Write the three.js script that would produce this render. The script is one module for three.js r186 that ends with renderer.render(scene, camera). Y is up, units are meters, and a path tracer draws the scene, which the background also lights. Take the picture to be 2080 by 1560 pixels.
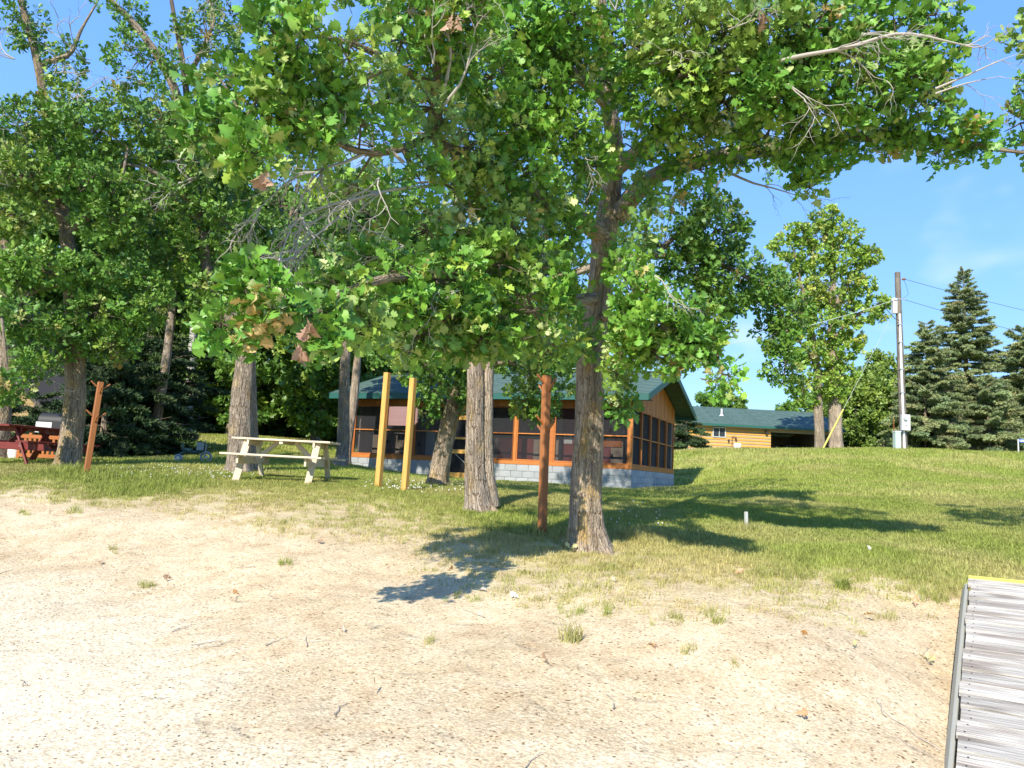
import * as THREE from 'three';
import { mergeGeometries } from 'three/addons/utils/BufferGeometryUtils.js';
import { ImprovedNoise } from 'three/addons/math/ImprovedNoise.js';

// ---------------------------------------------------------------- camera, sky, sun, exposure
const scene = new THREE.Scene();
const camera = new THREE.PerspectiveCamera(54, 4 / 3, 0.1, 1500);
camera.position.set(0, 1.62, 0);
camera.rotation.order = 'YXZ';
camera.rotation.set(0.121, 0, 0.052);          // tilted up a little and rolled, as the hand-held photograph
camera.updateMatrixWorld();
const renderer = new THREE.WebGLRenderer({ antialias: true });
renderer.toneMapping = THREE.LinearToneMapping;
renderer.toneMappingExposure = 1.55;
renderer.shadowMap.enabled = true;

const lerp = (a, b, t) => a + (b - a) * t;
const clamp = (v, a = 0, b = 1) => Math.min(b, Math.max(a, v));
const sstep = (a, b, v) => { const t = clamp((v - a) / (b - a)); return t * t * (3 - 2 * t); };
function rng(seed) { let s = seed >>> 0; return () => { s = (s + 0x6D2B79F5) >>> 0; let t = s; t = Math.imul(t ^ (t >>> 15), t | 1); t ^= t + Math.imul(t ^ (t >>> 7), t | 61); return ((t ^ (t >>> 14)) >>> 0) / 4294967296; }; }
function h2(x, y, s = 0) { let h = Math.imul(x, 374761393) + Math.imul(y, 668265263) + Math.imul(s, 1274126177); h = Math.imul(h ^ (h >>> 13), 1274126177); return ((h ^ (h >>> 16)) >>> 0) / 4294967296; }
function vnoise(x, y, s = 0) { const xi = Math.floor(x), yi = Math.floor(y), xf = x - xi, yf = y - yi, u = xf * xf * (3 - 2 * xf), v = yf * yf * (3 - 2 * yf); return lerp(lerp(h2(xi, yi, s), h2(xi + 1, yi, s), u), lerp(h2(xi, yi + 1, s), h2(xi + 1, yi + 1, s), u), v); }
function pnoise(x, y, p, s = 0, pv = p) { const m = (a) => ((a % p) + p) % p, mv = (a) => ((a % pv) + pv) % pv, xi = Math.floor(x), yi = Math.floor(y), xf = x - xi, yf = y - yi, u = xf * xf * (3 - 2 * xf), v = yf * yf * (3 - 2 * yf); return lerp(lerp(h2(m(xi), mv(yi), s), h2(m(xi + 1), mv(yi), s), u), lerp(h2(m(xi), mv(yi + 1), s), h2(m(xi + 1), mv(yi + 1), s), u), v); }
const fbm = (x, y, s = 0, o = 4) => { let a = 0.5, r = 0, n = 0; for (let i = 0; i < o; i++) { r += a * vnoise(x, y, s + i * 17); n += a; a *= 0.5; x *= 2.03; y *= 2.03; } return r / n; };
const perlin = new ImprovedNoise();

function skyTexture() {
  const w = 2048, h = 1024, d = new Float32Array(w * h * 4);
  for (let j = 0; j < h; j++) {
    const el = ((j + 0.5) / h - 0.5) * Math.PI, s = Math.sin(el), up = Math.max(0, s);
    const k = Math.pow(1 - up, 3.2), k2 = Math.pow(1 - up, 12);
    for (let i = 0; i < w; i++) {
      let r = lerp(0.13, 0.42, k), g = lerp(0.32, 0.84, k), b = lerp(0.92, 1.16, k);
      r += 0.40 * k2; g += 0.26 * k2; b += 0.03 * k2;
      const az = (i / w) * Math.PI * 2;
      if (s > 0.02) {                                   // thin cirrus wisps
        const cx = Math.cos(az) / (s + 0.25), cy = Math.sin(az) / (s + 0.25);
        const c = fbm(cx * 3.1 + 7, cy * 3.1 + 3, 5, 5) * 0.65 + fbm(cx * 9 + 1, cy * 7, 9, 3) * 0.35;
        const q = sstep(0.56, 0.8, c) * sstep(0.02, 0.2, s) * 0.38;
        r = lerp(r, 0.74, q); g = lerp(g, 0.84, q); b = lerp(b, 0.98, q);
      }
      if (s < 0) { const t = clamp(-s * 6); r = lerp(r, 0.2, t); g = lerp(g, 0.22, t); b = lerp(b, 0.16, t); }
      const o = (j * w + i) * 4; d[o] = r; d[o + 1] = g; d[o + 2] = b; d[o + 3] = 1;
    }
  }
  const t = new THREE.DataTexture(d, w, h, THREE.RGBAFormat, THREE.FloatType);
  t.mapping = THREE.EquirectangularReflectionMapping; t.magFilter = THREE.LinearFilter; t.needsUpdate = true;
  return t;
}
const sky = skyTexture();
scene.background = sky; scene.environment = sky;
scene.backgroundIntensity = 0.9; scene.environmentIntensity = 0.9;

const sun = new THREE.DirectionalLight(new THREE.Color().setRGB(1, 0.94, 0.82), 5);
sun.position.set(-0.40 * 60, 0.80 * 60, 0.917 * 60);      // behind the camera, a little to the left, about 40 degrees up
sun.target.position.set(0, 0, -12);
sun.position.add(sun.target.position);
sun.castShadow = true; sun.shadow.mapSize.set(4096, 4096); sun.shadow.radius = 1;
Object.assign(sun.shadow.camera, { left: -45, right: 45, top: 45, bottom: -45, near: 1, far: 160 });
scene.add(sun, sun.target);

// ---------------------------------------------------------------- helpers
const F = 1531, CX = 1040, CY = 780;                       // the photograph's focal length and centre in pixels
const V3 = (x, y, z) => new THREE.Vector3(x, y, z);
const UPV = V3(0, 1, 0);
function rayOf(px, py) { return V3((px - CX) / F, -(py - CY) / F, -1).applyQuaternion(camera.quaternion); }
function at(px, py, D) { const d = rayOf(px, py); return camera.position.clone().addScaledVector(d, D / -d.z); }   // D: metres in front of the camera
const lin = (hex) => new THREE.Color(hex);
const rgb = (r, g, b) => new THREE.Color().setRGB(r, g, b);
const names = {};
function numbered(n) { const k = names[n] = (names[n] ?? -1) + 1; return k ? `${n}_${String(k).padStart(3, '0')}` : n; }
function finish(o) { o.castShadow = true; o.receiveShadow = true; return o; }
function tag(o, label, category, group, kind) { Object.assign(o.userData, { label, category }); if (group) o.userData.group = group; if (kind) o.userData.kind = kind; return o; }
function thing(name, label, category, pos = [0, 0, 0], turn = 0, group) {
  const o = new THREE.Group(); o.name = numbered(name); o.position.set(...pos); o.rotation.y = turn; tag(o, label, category, group); scene.add(o); return o;
}
function part(parent, name, geo, mat) { const m = finish(new THREE.Mesh(geo, mat)); m.name = name; parent.add(m); return m; }
function single(name, geo, mat, label, category, group) { const m = finish(new THREE.Mesh(geo, mat)); m.name = numbered(name); tag(m, label, category, group); scene.add(m); return m; }
function boxGeo(w, h, d, x = 0, y = 0, z = 0) {
  const g = new THREE.BoxGeometry(w, h, d); const p = g.attributes.position, n = g.attributes.normal, u = g.attributes.uv;
  for (let i = 0; i < p.count; i++) {
    const a = [p.getX(i), p.getY(i), p.getZ(i)];
    if (Math.abs(n.getX(i)) > 0.5) u.setXY(i, a[2] + x * 0.7, a[1]); else if (Math.abs(n.getY(i)) > 0.5) u.setXY(i, a[0], a[2] + z * 0.7); else u.setXY(i, a[0], a[1] + y * 0.7);
  }
  g.translate(x, y, z); return g;
}
// a box with chamfered long edges: extruded octagon section along x
function beamGeo(len, h, d, c = 0.008) {
  const s = new THREE.Shape(), a = d / 2, b = h / 2;
  s.moveTo(-a + c, -b); s.lineTo(a - c, -b); s.lineTo(a, -b + c); s.lineTo(a, b - c); s.lineTo(a - c, b); s.lineTo(-a + c, b); s.lineTo(-a, b - c); s.lineTo(-a, -b + c); s.closePath();
  const g = new THREE.ExtrudeGeometry(s, { depth: len, bevelEnabled: false }); g.translate(0, 0, -len / 2); g.rotateY(Math.PI / 2);
  const p = g.attributes.position, n = g.attributes.normal, u = g.attributes.uv;
  for (let i = 0; i < p.count; i++) { if (Math.abs(n.getX(i)) > 0.5) u.setXY(i, p.getZ(i), p.getY(i)); else u.setXY(i, p.getX(i), Math.abs(n.getY(i)) > 0.7 ? p.getZ(i) : p.getY(i) + 0.31); }
  return g;
}
function barBetween(a, b, h, d, roll = 0, c = 0.006) {
  const dir = b.clone().sub(a), L = dir.length(); const g = beamGeo(L, h, d, c);
  const q = new THREE.Quaternion().setFromUnitVectors(V3(1, 0, 0), dir.normalize());
  if (roll) g.rotateX(roll); g.applyQuaternion(q); g.translate(...a.clone().add(b).multiplyScalar(0.5).toArray()); return g;
}
function tube(pts, radii, seg = 8, ridge = 0, seed = 0) {
  const n = pts.length, pos = [], uv = [], idx = [];
  let T = pts[1].clone().sub(pts[0]).normalize(), N = Math.abs(T.y) > 0.9 ? V3(1, 0, 0) : V3(0, 1, 0); N.sub(T.clone().multiplyScalar(N.dot(T))).normalize();
  let v = 0;
  for (let i = 0; i < n; i++) {
    const t2 = pts[Math.min(n - 1, i + 1)].clone().sub(pts[Math.max(0, i - 1)]).normalize();
    N.sub(t2.clone().multiplyScalar(N.dot(t2))).normalize(); const B = t2.clone().cross(N);
    if (i) v += pts[i].distanceTo(pts[i - 1]);
    for (let j = 0; j <= seg; j++) {
      const a = (j % seg) / seg * Math.PI * 2, c = Math.cos(a), s = Math.sin(a); let r = radii[i];
      if (ridge) {
        const q = perlin.noise(c * 2.3 + seed, s * 2.3, v * 0.9 + seed) * 0.9 + perlin.noise(c * 6.5 + seed, s * 6.5, v * 2.2) * 0.6, rd = 1 - Math.abs(perlin.noise(c * 9 + seed, s * 9, v * 1.6)) * 2;
        r *= 1 + ridge * (q * 0.8 + rd * 0.35);
        if (seg >= 30) r *= 1 + Math.exp(-v / 0.22) * (0.1 + 0.28 * Math.pow(0.5 + 0.5 * Math.cos(a * 5 + seed + Math.sin(a * 2 + seed)), 2));
      }
      pos.push(pts[i].x + (N.x * c + B.x * s) * r, pts[i].y + (N.y * c + B.y * s) * r, pts[i].z + (N.z * c + B.z * s) * r);
      uv.push(j / seg * Math.max(1, Math.round(radii[0] * 6.28 / 0.5)) * 0.5, v);
    }
  }
  for (let i = 0; i < n - 1; i++) for (let j = 0; j < seg; j++) { const a = i * (seg + 1) + j, b = a + seg + 1; idx.push(a, a + 1, b, a + 1, b + 1, b); }
  const g = new THREE.BufferGeometry(); g.setAttribute('position', new THREE.Float32BufferAttribute(pos, 3)); g.setAttribute('uv', new THREE.Float32BufferAttribute(uv, 2)); g.setIndex(idx); g.computeVertexNormals();
  // weld the seam's normals
  const nn = g.attributes.normal; for (let i = 0; i < n; i++) { const a = i * (seg + 1), b = a + seg; const x = nn.getX(a) + nn.getX(b), y = nn.getY(a) + nn.getY(b), z = nn.getZ(a) + nn.getZ(b), l = Math.hypot(x, y, z) || 1; nn.setXYZ(a, x / l, y / l, z / l); nn.setXYZ(b, x / l, y / l, z / l); }
  return g;
}
// resample a polyline of [point, radius] smoothly
function smooth(ctrl, step) {
  const c = new THREE.CatmullRomCurve3(ctrl.map((k) => k[0]), false, 'centripetal'), L = c.getLength(), n = Math.max(2, Math.ceil(L / step)), pts = [], rad = [];
  for (let i = 0; i <= n; i++) { const t = i / n, f = t * (ctrl.length - 1), k = Math.min(ctrl.length - 2, Math.floor(f)); pts.push(c.getPoint(t)); rad.push(lerp(ctrl[k][1], ctrl[k + 1][1], f - k)); }
  return { pts, rad };
}
function tex(w, h, fn, o = {}) {
  const d = new Uint8Array(w * h * 4);
  for (let j = 0; j < h; j++) for (let i = 0; i < w; i++) { const c = fn(i / w, j / h, i, j), k = (j * w + i) * 4; d[k] = clamp(c[0]) * 255; d[k + 1] = clamp(c[1]) * 255; d[k + 2] = clamp(c[2]) * 255; d[k + 3] = 255; }
  const t = new THREE.DataTexture(d, w, h, THREE.RGBAFormat); t.wrapS = t.wrapT = o.clamp ? THREE.ClampToEdgeWrapping : THREE.RepeatWrapping; t.magFilter = THREE.LinearFilter; t.minFilter = THREE.LinearMipmapLinearFilter; t.generateMipmaps = true;
  if (!o.data) t.colorSpace = THREE.SRGBColorSpace; if (o.repeat) t.repeat.set(...o.repeat); t.needsUpdate = true; return t;
}
const std = (color, roughness = 0.85, extra = {}) => new THREE.MeshStandardMaterial({ color, roughness, ...extra });

// ---------------------------------------------------------------- terrain
const CTRL = [
  [1040, 1560, 4.0], [300, 1560, 4.0], [1700, 1560, 4.35], [1040, 1300, 5.9], [300, 1300, 6.1], [1700, 1300, 5.9], [1195, 1118, 9.2], [1101, 1080, 9.8], [1950, 1192, 7.55], [1890, 1420, 5.6], [2075, 1420, 5.9], [2080, 1200, 7.8],
  [970, 1036, 11.5], [795, 990, 13.5], [620, 986, 13.6], [478, 975, 14.3], [890, 990, 15], [140, 946, 15], [175, 962, 13.6], [20, 945, 15], [0, 1000, 11.5], [250, 1050, 10.2], [650, 1080, 9.6], [0, 1170, 8],
  [318, 930, 22], [380, 906, 28], [600, 921, 24], [580, 898, 34], [300, 882, 40], [100, 890, 30], [700, 948, 22],
  [1430, 1110, 9.6], [1600, 1060, 12], [1600, 1000, 17.5], [1600, 950, 26], [1600, 914, 35], [1450, 913, 34], [1520, 914, 35], [1835, 912, 36], [2050, 924, 40], [1900, 1100, 10.5], [2050, 1050, 13], [2050, 1000, 19], [2050, 960, 28],
  [1400, 990, 25.5], [1402, 968, 28.5], [1420, 935, 31], [1380, 1010, 19],
].map(([x, y, D]) => { const p = at(x, y, D); return [p.x, D, p.y]; });
const PAV = { x: -5.52, D: 26.3, y: 1.38, L: 10.06, W: 5.55, a: 25 * Math.PI / 180 };
const pavPoint = (s, v) => [PAV.x + s * Math.cos(PAV.a) + v * Math.sin(PAV.a), PAV.D - s * Math.sin(PAV.a) + v * Math.cos(PAV.a)];
for (const [s, v] of [[0, 0], [3.5, 0], [7, 0], [10.06, 0], [10.06, 2.8], [10.06, 5.5], [5, 5.5], [0, 5.5], [0, 2.8], [5, -1.5]]) { const [x, D] = pavPoint(s, v); CTRL.push([x, D, PAV.y + 0.02]); }
for (const [x, D, y] of [[0, 0.5, -0.22], [-6, 0.5, -0.25], [6, 0.5, -0.3], [0, -8, -0.9], [-10, -8, -0.9], [10, -8, -0.7], [12, 48, 3.12], [17, 51, 3.12], [23, 50, 3.15], [30, 52, 3.9], [40, 60, 4], [0, 50, 3.0], [-15, 55, 3.2], [-40, 50, 3.2], [-25, 20, 1.55], [28, 20, 2.6]]) CTRL.push([x, D, y]);
const tps = (() => {
  const n = CTRL.length, N = n + 3, A = [...Array(N)].map(() => new Float64Array(N + 1)), k = (r2) => r2 > 1e-9 ? 0.5 * r2 * Math.log(r2) : 0;
  for (let i = 0; i < n; i++) {
    for (let j = 0; j < n; j++) A[i][j] = k((CTRL[i][0] - CTRL[j][0]) ** 2 + (CTRL[i][1] - CTRL[j][1]) ** 2) + (i === j ? 0.6 : 0);
    A[i][n] = A[n][i] = 1; A[i][n + 1] = A[n + 1][i] = CTRL[i][0]; A[i][n + 2] = A[n + 2][i] = CTRL[i][1]; A[i][N] = CTRL[i][2];
  }
  for (let c = 0; c < N; c++) {
    let p = c; for (let r = c + 1; r < N; r++) if (Math.abs(A[r][c]) > Math.abs(A[p][c])) p = r; [A[c], A[p]] = [A[p], A[c]];
    for (let r = 0; r < N; r++) if (r !== c && A[r][c]) { const f = A[r][c] / A[c][c]; for (let q = c; q <= N; q++) A[r][q] -= f * A[c][q]; }
  }
  const w = A.map((r, i) => r[N] / r[i]);
  return (x, D) => { let s = w[n] + w[n + 1] * x + w[n + 2] * D; for (let i = 0; i < n; i++) s += w[i] * k((x - CTRL[i][0]) ** 2 + (D - CTRL[i][1]) ** 2); return s; };
})();
function ground(x, D) {
  const xc = clamp(x, -0.85 * Math.max(D, 0) - 7, 0.85 * Math.max(D, 0) + 7), Dc = clamp(D, -8, 60);
  let y = tps(xc, Dc); const far = sstep(48, 75, D);
  y = lerp(y, 3.3, far);
  const n = (fbm(x * 0.9, D * 0.9, 3, 4) - 0.5) * 0.10 * sstep(30, 8, D) + (fbm(x * 0.16, D * 0.16, 8, 3) - 0.5) * 0.1 * (D > 16 ? sstep(16, 24, D) : 0);
  return y + n * (Math.abs(x - PAV.x - 5) < 9 && D > 17 && D < 30 ? 0.2 : 1);
}
function hit(px, py) { const d = rayOf(px, py); let D = 2; for (; D < 70; D += 0.05) { const t = D / -d.z, x = d.x * t, y = camera.position.y + d.y * t; if (y < ground(x, D)) return [x, D]; } return [d.x / -d.z * D, D]; }
const onGround = (x, D, up = 0) => V3(x, ground(x, D) + up, -D);

// the edge of the lawn and the far edge of the bare sand, as world curves D(x) found from points of the photograph
const curve = (list) => { const w = list.map(([a, b]) => hit(a, b)).sort((p, q) => p[0] - q[0]); return (x) => { if (x <= w[0][0]) return w[0][1]; for (let i = 1; i < w.length; i++) if (x < w[i][0]) return lerp(w[i - 1][1], w[i][1], (x - w[i - 1][0]) / (w[i][0] - w[i - 1][0])); return w[w.length - 1][1]; }; };
const lawnEdge = curve([[-300, 945], [0, 965], [150, 985], [300, 1005], [400, 985], [560, 985], [760, 992], [900, 1012], [1000, 1075], [1100, 1085], [1240, 1085], [1400, 1115], [1600, 1135], [1800, 1165], [1950, 1175], [2300, 1200]]);
const bareEdge = curve([[-300, 1000], [0, 1012], [300, 1045], [500, 1100], [700, 1130], [900, 1190], [1100, 1250], [1300, 1280], [1500, 1290], [1700, 1290], [1850, 1260], [1950, 1235], [2300, 1260]]);
function cover(x, D) {                                    // 0 bare sand ... 1 closed lawn
  const w = (fbm(x * 1.3, D * 1.3, 21, 3) - 0.5) * 1.6, a = lawnEdge(x) + w * 0.8, b = bareEdge(x) + w * 0.5;
  if (D > a) return lerp(0.72, 1, sstep(a, a + 1.2, D));
  if (D < b) return 0;
  return 0.66 * Math.pow((D - b) / Math.max(0.3, a - b), 0.95);
}

// textures of the ground
const SAND = { x0: -9.6, x1: 6.8, d0: 2.4, d1: 16.4 };
const pale = curve([[-200, 1150], [0, 1175], [200, 1195], [330, 1235], [430, 1300], [470, 1400], [420, 1470], [620, 1490], [900, 1530], [1100, 1570], [1300, 1600]]);
const sandTex = tex(2048, 2048, (u, v, i, j) => {
  const x = lerp(SAND.x0, SAND.x1, u), D = lerp(SAND.d0, SAND.d1, v);
  const big = fbm(x * 0.7, D * 0.9, 1, 4), mid = fbm(x * 4, D * 4, 2, 3), fine = h2(i, j, 3), f2 = vnoise(i * 0.45, j * 0.45, 4), streak = fbm((x + D * 0.5) * 2.2, (D - x * 0.5) * 5.5, 6, 3);
  let r = 0.755, g = 0.68, b = 0.545;
  const p = sstep(0.9, -0.9, D - pale(x) + (streak - 0.5) * 2.4 + (mid - 0.5) * 1.0);
  r = lerp(r, 0.795, p); g = lerp(g, 0.735, p); b = lerp(b, 0.615, p);
  const m = (big - 0.5) * 0.11 + (mid - 0.5) * 0.09 + (f2 - 0.5) * 0.16 + (fine - 0.5) * 0.17; r += m; g += m * 1.02; b += m * 0.98;
  const litter = sstep(0.42, 0.75, fbm(x * 5, D * 5, 11, 4) * 0.7 + f2 * 0.3) * (1 - p * 0.7); r -= 0.05 * litter; g -= 0.065 * litter; b -= 0.07 * litter;
  const sp = h2(i >> 1, j >> 1, 12); if (sp > 0.972 - litter * 0.02) { const q = 0.3 + 0.7 * h2(i >> 1, j >> 1, 13); r -= 0.34 * q; g -= 0.36 * q; b -= 0.34 * q; }
  if (h2(i, j, 14) > 0.985) { r += 0.08; g += 0.08; b += 0.08; }
  const c = cover(x, D);
  if (c > 0) {
    const k = clamp(c * 1.25 + (fbm(x * 6, D * 6, 31, 3) - 0.5) * 1.1 * sstep(0, 0.3, c)), e = (f2 - 0.5) * 0.18 + (fine - 0.5) * 0.1;
    const dry = 1 - sstep(0.35, 0.95, c);
    r = lerp(r, lerp(0.535, 0.66, dry) + e, k * 0.85); g = lerp(g, lerp(0.575, 0.61, dry) + e, k * 0.85); b = lerp(b, lerp(0.25, 0.38, dry) + e * 0.7, k * 0.85);
  }
  return [r, g, b];
}, { clamp: true });
sandTex.wrapS = sandTex.wrapT = THREE.MirroredRepeatWrapping;
const sandBump = tex(2048, 2048, (u, v, i, j) => {         // relief of the sand: trodden hollows, ripples, grain
  const x = lerp(SAND.x0, SAND.x1, u), D = lerp(SAND.d0, SAND.d1, v), q = fbm(x * 3.2, D * 3.2, 401, 3), w = fbm((x + D * 0.5) * 1.6, (D - x * 0.5) * 4.5, 402, 3), g = h2(i, j, 403) * 0.6 + vnoise(i * 0.5, j * 0.5, 404) * 0.4;
  const cx = Math.floor(x * 2.6), cy = Math.floor(D * 2.6); let foot = 0; for (let a = -1; a < 2; a++) for (let c = -1; c < 2; c++) if (h2(cx + a, cy + c, 405) > 0.45) { const px = (cx + a + 0.2 + 0.6 * h2(cx + a, cy + c, 406)) / 2.6, py = (cy + c + 0.2 + 0.6 * h2(cx + a, cy + c, 407)) / 2.6, t = h2(cx + a, cy + c, 408) * 3.14, dx = x - px, dy = D - py, e = Math.hypot((dx * Math.cos(t) + dy * Math.sin(t)) / 0.13, (dy * Math.cos(t) - dx * Math.sin(t)) / 0.06); foot = Math.max(foot, 1 - sstep(0.5, 1.25, e)); }
  const p = clamp(0.28 * q + 0.26 * w + 0.17 * g + 0.22 - foot * 0.16 * (0.5 + q)); return [p, p, p];
}, { data: true });
sandBump.wrapS = sandBump.wrapT = THREE.MirroredRepeatWrapping;
const lawnTex = tex(1024, 1024, (u, v, i, j) => {
  const a = pnoise(u * 8, v * 8, 8, 41), b = pnoise(u * 40, v * 40, 40, 42), c = pnoise(u * 180, v * 180, 180, 43), d = h2(i, j, 44);
  const m = (a - 0.5) * 0.1 + (b - 0.5) * 0.12 + (c - 0.5) * 0.16 + (d - 0.5) * 0.12, dry = sstep(0.5, 0.85, pnoise(u * 14, v * 14, 14, 45) * 0.6 + c * 0.4);
  return [0.60 + m + dry * 0.1, 0.63 + m + dry * 0.04, 0.28 + m * 0.7 + dry * 0.09];
});
lawnTex.repeat.set(1 / 3.7, 1 / 3.7);
const lawnBump = tex(512, 512, (u, v, i, j) => { const a = pnoise(u * 90, v * 90, 90, 51) * 0.6 + h2(i, j, 52) * 0.4; return [a, a, a]; }, { data: true });
lawnBump.repeat.set(0.8, 0.8);
{
  const xs = [], ds = [];
  for (let x = 0; x < 900;) { xs.push(x); x += x < 9.8 ? 0.22 : Math.max(0.35, (x - 9) * 0.09); }
  const X = [...xs.slice(1).map((v) => -v).reverse(), ...xs];
  for (let d = -14; d < 900;) { ds.push(d); d += d < 1.9 ? 1.0 : d < 18 ? 0.2 : Math.max(0.28, (d - 16) * 0.035); }
  const W = X.length, pos = [], uvS = [], uvL = [];
  for (const d of ds) for (const x of X) { pos.push(x, ground(x, d), -d); uvS.push((x - SAND.x0) / (SAND.x1 - SAND.x0), (d - SAND.d0) / (SAND.d1 - SAND.d0)); uvL.push(x, d); }
  const near = [], far = [];
  for (let j = 0; j < ds.length - 1; j++) for (let i = 0; i < W - 1; i++) {
    const a = j * W + i, b = a + 1, c = a + W, e = c + 1, inside = X[i] > SAND.x0 && X[i + 1] < SAND.x1 && ds[j] > -15 && ds[j + 1] < SAND.d1;
    (inside ? near : far).push(a, b, c, b, e, c);
  }
  const base = new THREE.BufferGeometry(); base.setAttribute('position', new THREE.Float32BufferAttribute(pos, 3)); base.setIndex([...near, ...far]); base.computeVertexNormals();
  const mk = (idx, uv, name, mat) => { const g = new THREE.BufferGeometry(); g.setAttribute('position', base.attributes.position); g.setAttribute('normal', base.attributes.normal); g.setAttribute('uv', new THREE.Float32BufferAttribute(uv, 2)); g.setIndex(idx); const m = new THREE.Mesh(g, mat); m.name = name; m.receiveShadow = true; m.userData = { kind: 'structure', label: name === 'sandy_ground' ? 'pale coarse beach sand fading into dry grass' : 'mown green lawn rising to the garage', category: 'ground' }; scene.add(m); };
  mk(near, uvS, 'sandy_ground', std(0xffffff, 0.95, { map: sandTex, bumpMap: sandBump, bumpScale: 0.05 }));
  mk(far, uvL, 'lawn_ground', std(0xffffff, 0.95, { map: lawnTex, bumpMap: lawnBump, bumpScale: 0.02 }));
}

// ---------------------------------------------------------------- bark, leaves, trees
const barkPlate = (u, v, seed) => { const w = pnoise(u * 5, v * 5, 5, seed) * 1.4 + pnoise(u * 14, v * 9, 14, seed + 4, 9) * 0.5; const a = Math.abs(pnoise(u * 30 + w, v * 5, 30, seed + 1, 5) - 0.5) * 2, b = Math.abs(pnoise(u * 46 + w, v * 11, 46, seed + 6, 11) - 0.5) * 2; return clamp(sstep(0.02, 0.3, a) * 0.75 + sstep(0.02, 0.4, b) * 0.4 - 0.1); };
const barkTex = (seed, a, b, moss) => tex(512, 1024, (u, v, i, j) => {
  const n2 = pnoise(u * 90, v * 60, 90, seed + 2, 60), n3 = h2(i, j, seed + 3), n4 = pnoise(u * 7, v * 3, 7, seed + 9, 3);
  const plate = barkPlate(u, v, seed), l = lerp(0.82, 1.08, n4) + (n2 - 0.5) * 0.22 + (n3 - 0.5) * 0.1;
  const m = moss * sstep(0.58, 0.74, pnoise(u * 5, v * 4, 5, seed + 5, 4) * 0.6 + n2 * 0.4);
  return [lerp(lerp(b[0], a[0], plate) * l, 0.68, m * 0.55), lerp(lerp(b[1], a[1], plate) * l, 0.53, m * 0.55), lerp(lerp(b[2], a[2], plate) * l, 0.24, m * 0.6)];
});
const barkBump = tex(512, 1024, (u, v) => { const n2 = pnoise(u * 90, v * 60, 90, 9, 60), p = barkPlate(u, v, 7) * 0.8 + n2 * 0.2; return [p, p, p]; }, { data: true });
const barkMat = (seed, a, b, moss, bump = 0.03) => std(0xffffff, 0.95, { map: barkTex(seed, a, b, moss), bumpMap: barkBump, bumpScale: bump });
const BARK = {
  oak: barkMat(7, [0.67, 0.61, 0.54], [0.50, 0.43, 0.36], 0.4, 0.035),
  oakWarm: barkMat(17, [0.69, 0.62, 0.53], [0.51, 0.43, 0.34], 0.9, 0.035),
  limb: barkMat(27, [0.66, 0.60, 0.52], [0.49, 0.42, 0.35], 0.5, 0.02),
  far: barkMat(37, [0.70, 0.63, 0.55], [0.56, 0.49, 0.41], 0.1, 0.02),
};
const twigMat = std(rgb(0.39, 0.34, 0.28), 0.9), deadMat = std(rgb(0.40, 0.36, 0.31), 0.9), birchMat = std(0xffffff, 0.85, { map: tex(256, 512, (u, v, i, j) => { const m = sstep(0.62, 0.75, pnoise(u * 6, v * 40, 6, 611, 40)), n = pnoise(u * 20, v * 20, 20, 612); return [0.70 - m * 0.45 + (n - 0.5) * 0.16, 0.69 - m * 0.46 + (n - 0.5) * 0.16, 0.64 - m * 0.43 + (n - 0.5) * 0.15]; }) });
const leafMat = new THREE.MeshPhysicalMaterial({ color: 0xffffff, roughness: 0.44, transmission: 0.27, thickness: 0, vertexColors: true, side: THREE.DoubleSide, specularIntensity: 0.55 });
const needleMat = new THREE.MeshPhysicalMaterial({ color: 0xffffff, roughness: 0.75, transmission: 0.15, thickness: 0, vertexColors: true, side: THREE.DoubleSide, specularIntensity: 0.25 });

const LOBES = { // half widths along a lobed oak leaf of length 1
  fine: [[0, 0.010], [0.14, 0.012], [0.235, 0.085], [0.27, 0.04], [0.33, 0.045], [0.425, 0.205], [0.455, 0.13], [0.5, 0.06], [0.555, 0.07], [0.63, 0.22], [0.70, 0.315], [0.735, 0.24], [0.775, 0.155], [0.83, 0.225], [0.875, 0.235], [0.905, 0.14], [0.95, 0.13], [1, 0.02]],
  mid: [[0, 0.012], [0.18, 0.02], [0.40, 0.19], [0.47, 0.06], [0.56, 0.08], [0.69, 0.30], [0.77, 0.15], [0.86, 0.23], [1, 0.03]],
  coarse: [[0, 0.02], [0.35, 0.22], [0.45, 0.13], [0.72, 0.36], [1, 0.05]],
};
function leafGeo(kind, fold, curl, twist) {
  const w = LOBES[kind], pos = [], col = [], idx = [];
  w.forEach(([t, h], i) => {
    const bend = curl * t * t, y = t - Math.abs(curl) * t * t * 0.25, tw = twist * t, jag = kind === 'fine' ? 0.02 * Math.sin(i * 2.3) : 0;
    for (const s of [-1, 0, 1]) { const x = s * (h + jag * Math.abs(s) * (i > 1 ? 1 : 0)), z = bend + fold * Math.abs(x) + x * tw; pos.push(x, y, z); const c = s === 0 ? 1.25 : 0.97; col.push(c, c, s === 0 ? c * 1.1 : c); }
    if (i) { const a = (i - 1) * 3, b = i * 3; idx.push(a, a + 1, b, a + 1, b + 1, b, a + 1, a + 2, b + 1, a + 2, b + 2, b + 1); }
  });
  const g = new THREE.BufferGeometry(); g.setAttribute('position', new THREE.Float32BufferAttribute(pos, 3)); g.setAttribute('color', new THREE.Float32BufferAttribute(col, 3)); g.setIndex(idx); g.computeVertexNormals(); return g;
}
const LEAVES = {}; for (const k of ['fine', 'mid', 'coarse']) LEAVES[k] = [[0.35, -0.22, 0.2], [-0.25, 0.3, -0.35], [0.15, 0.1, 0.5], [0.55, -0.4, -0.1]].map((a) => leafGeo(k, ...a));
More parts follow.
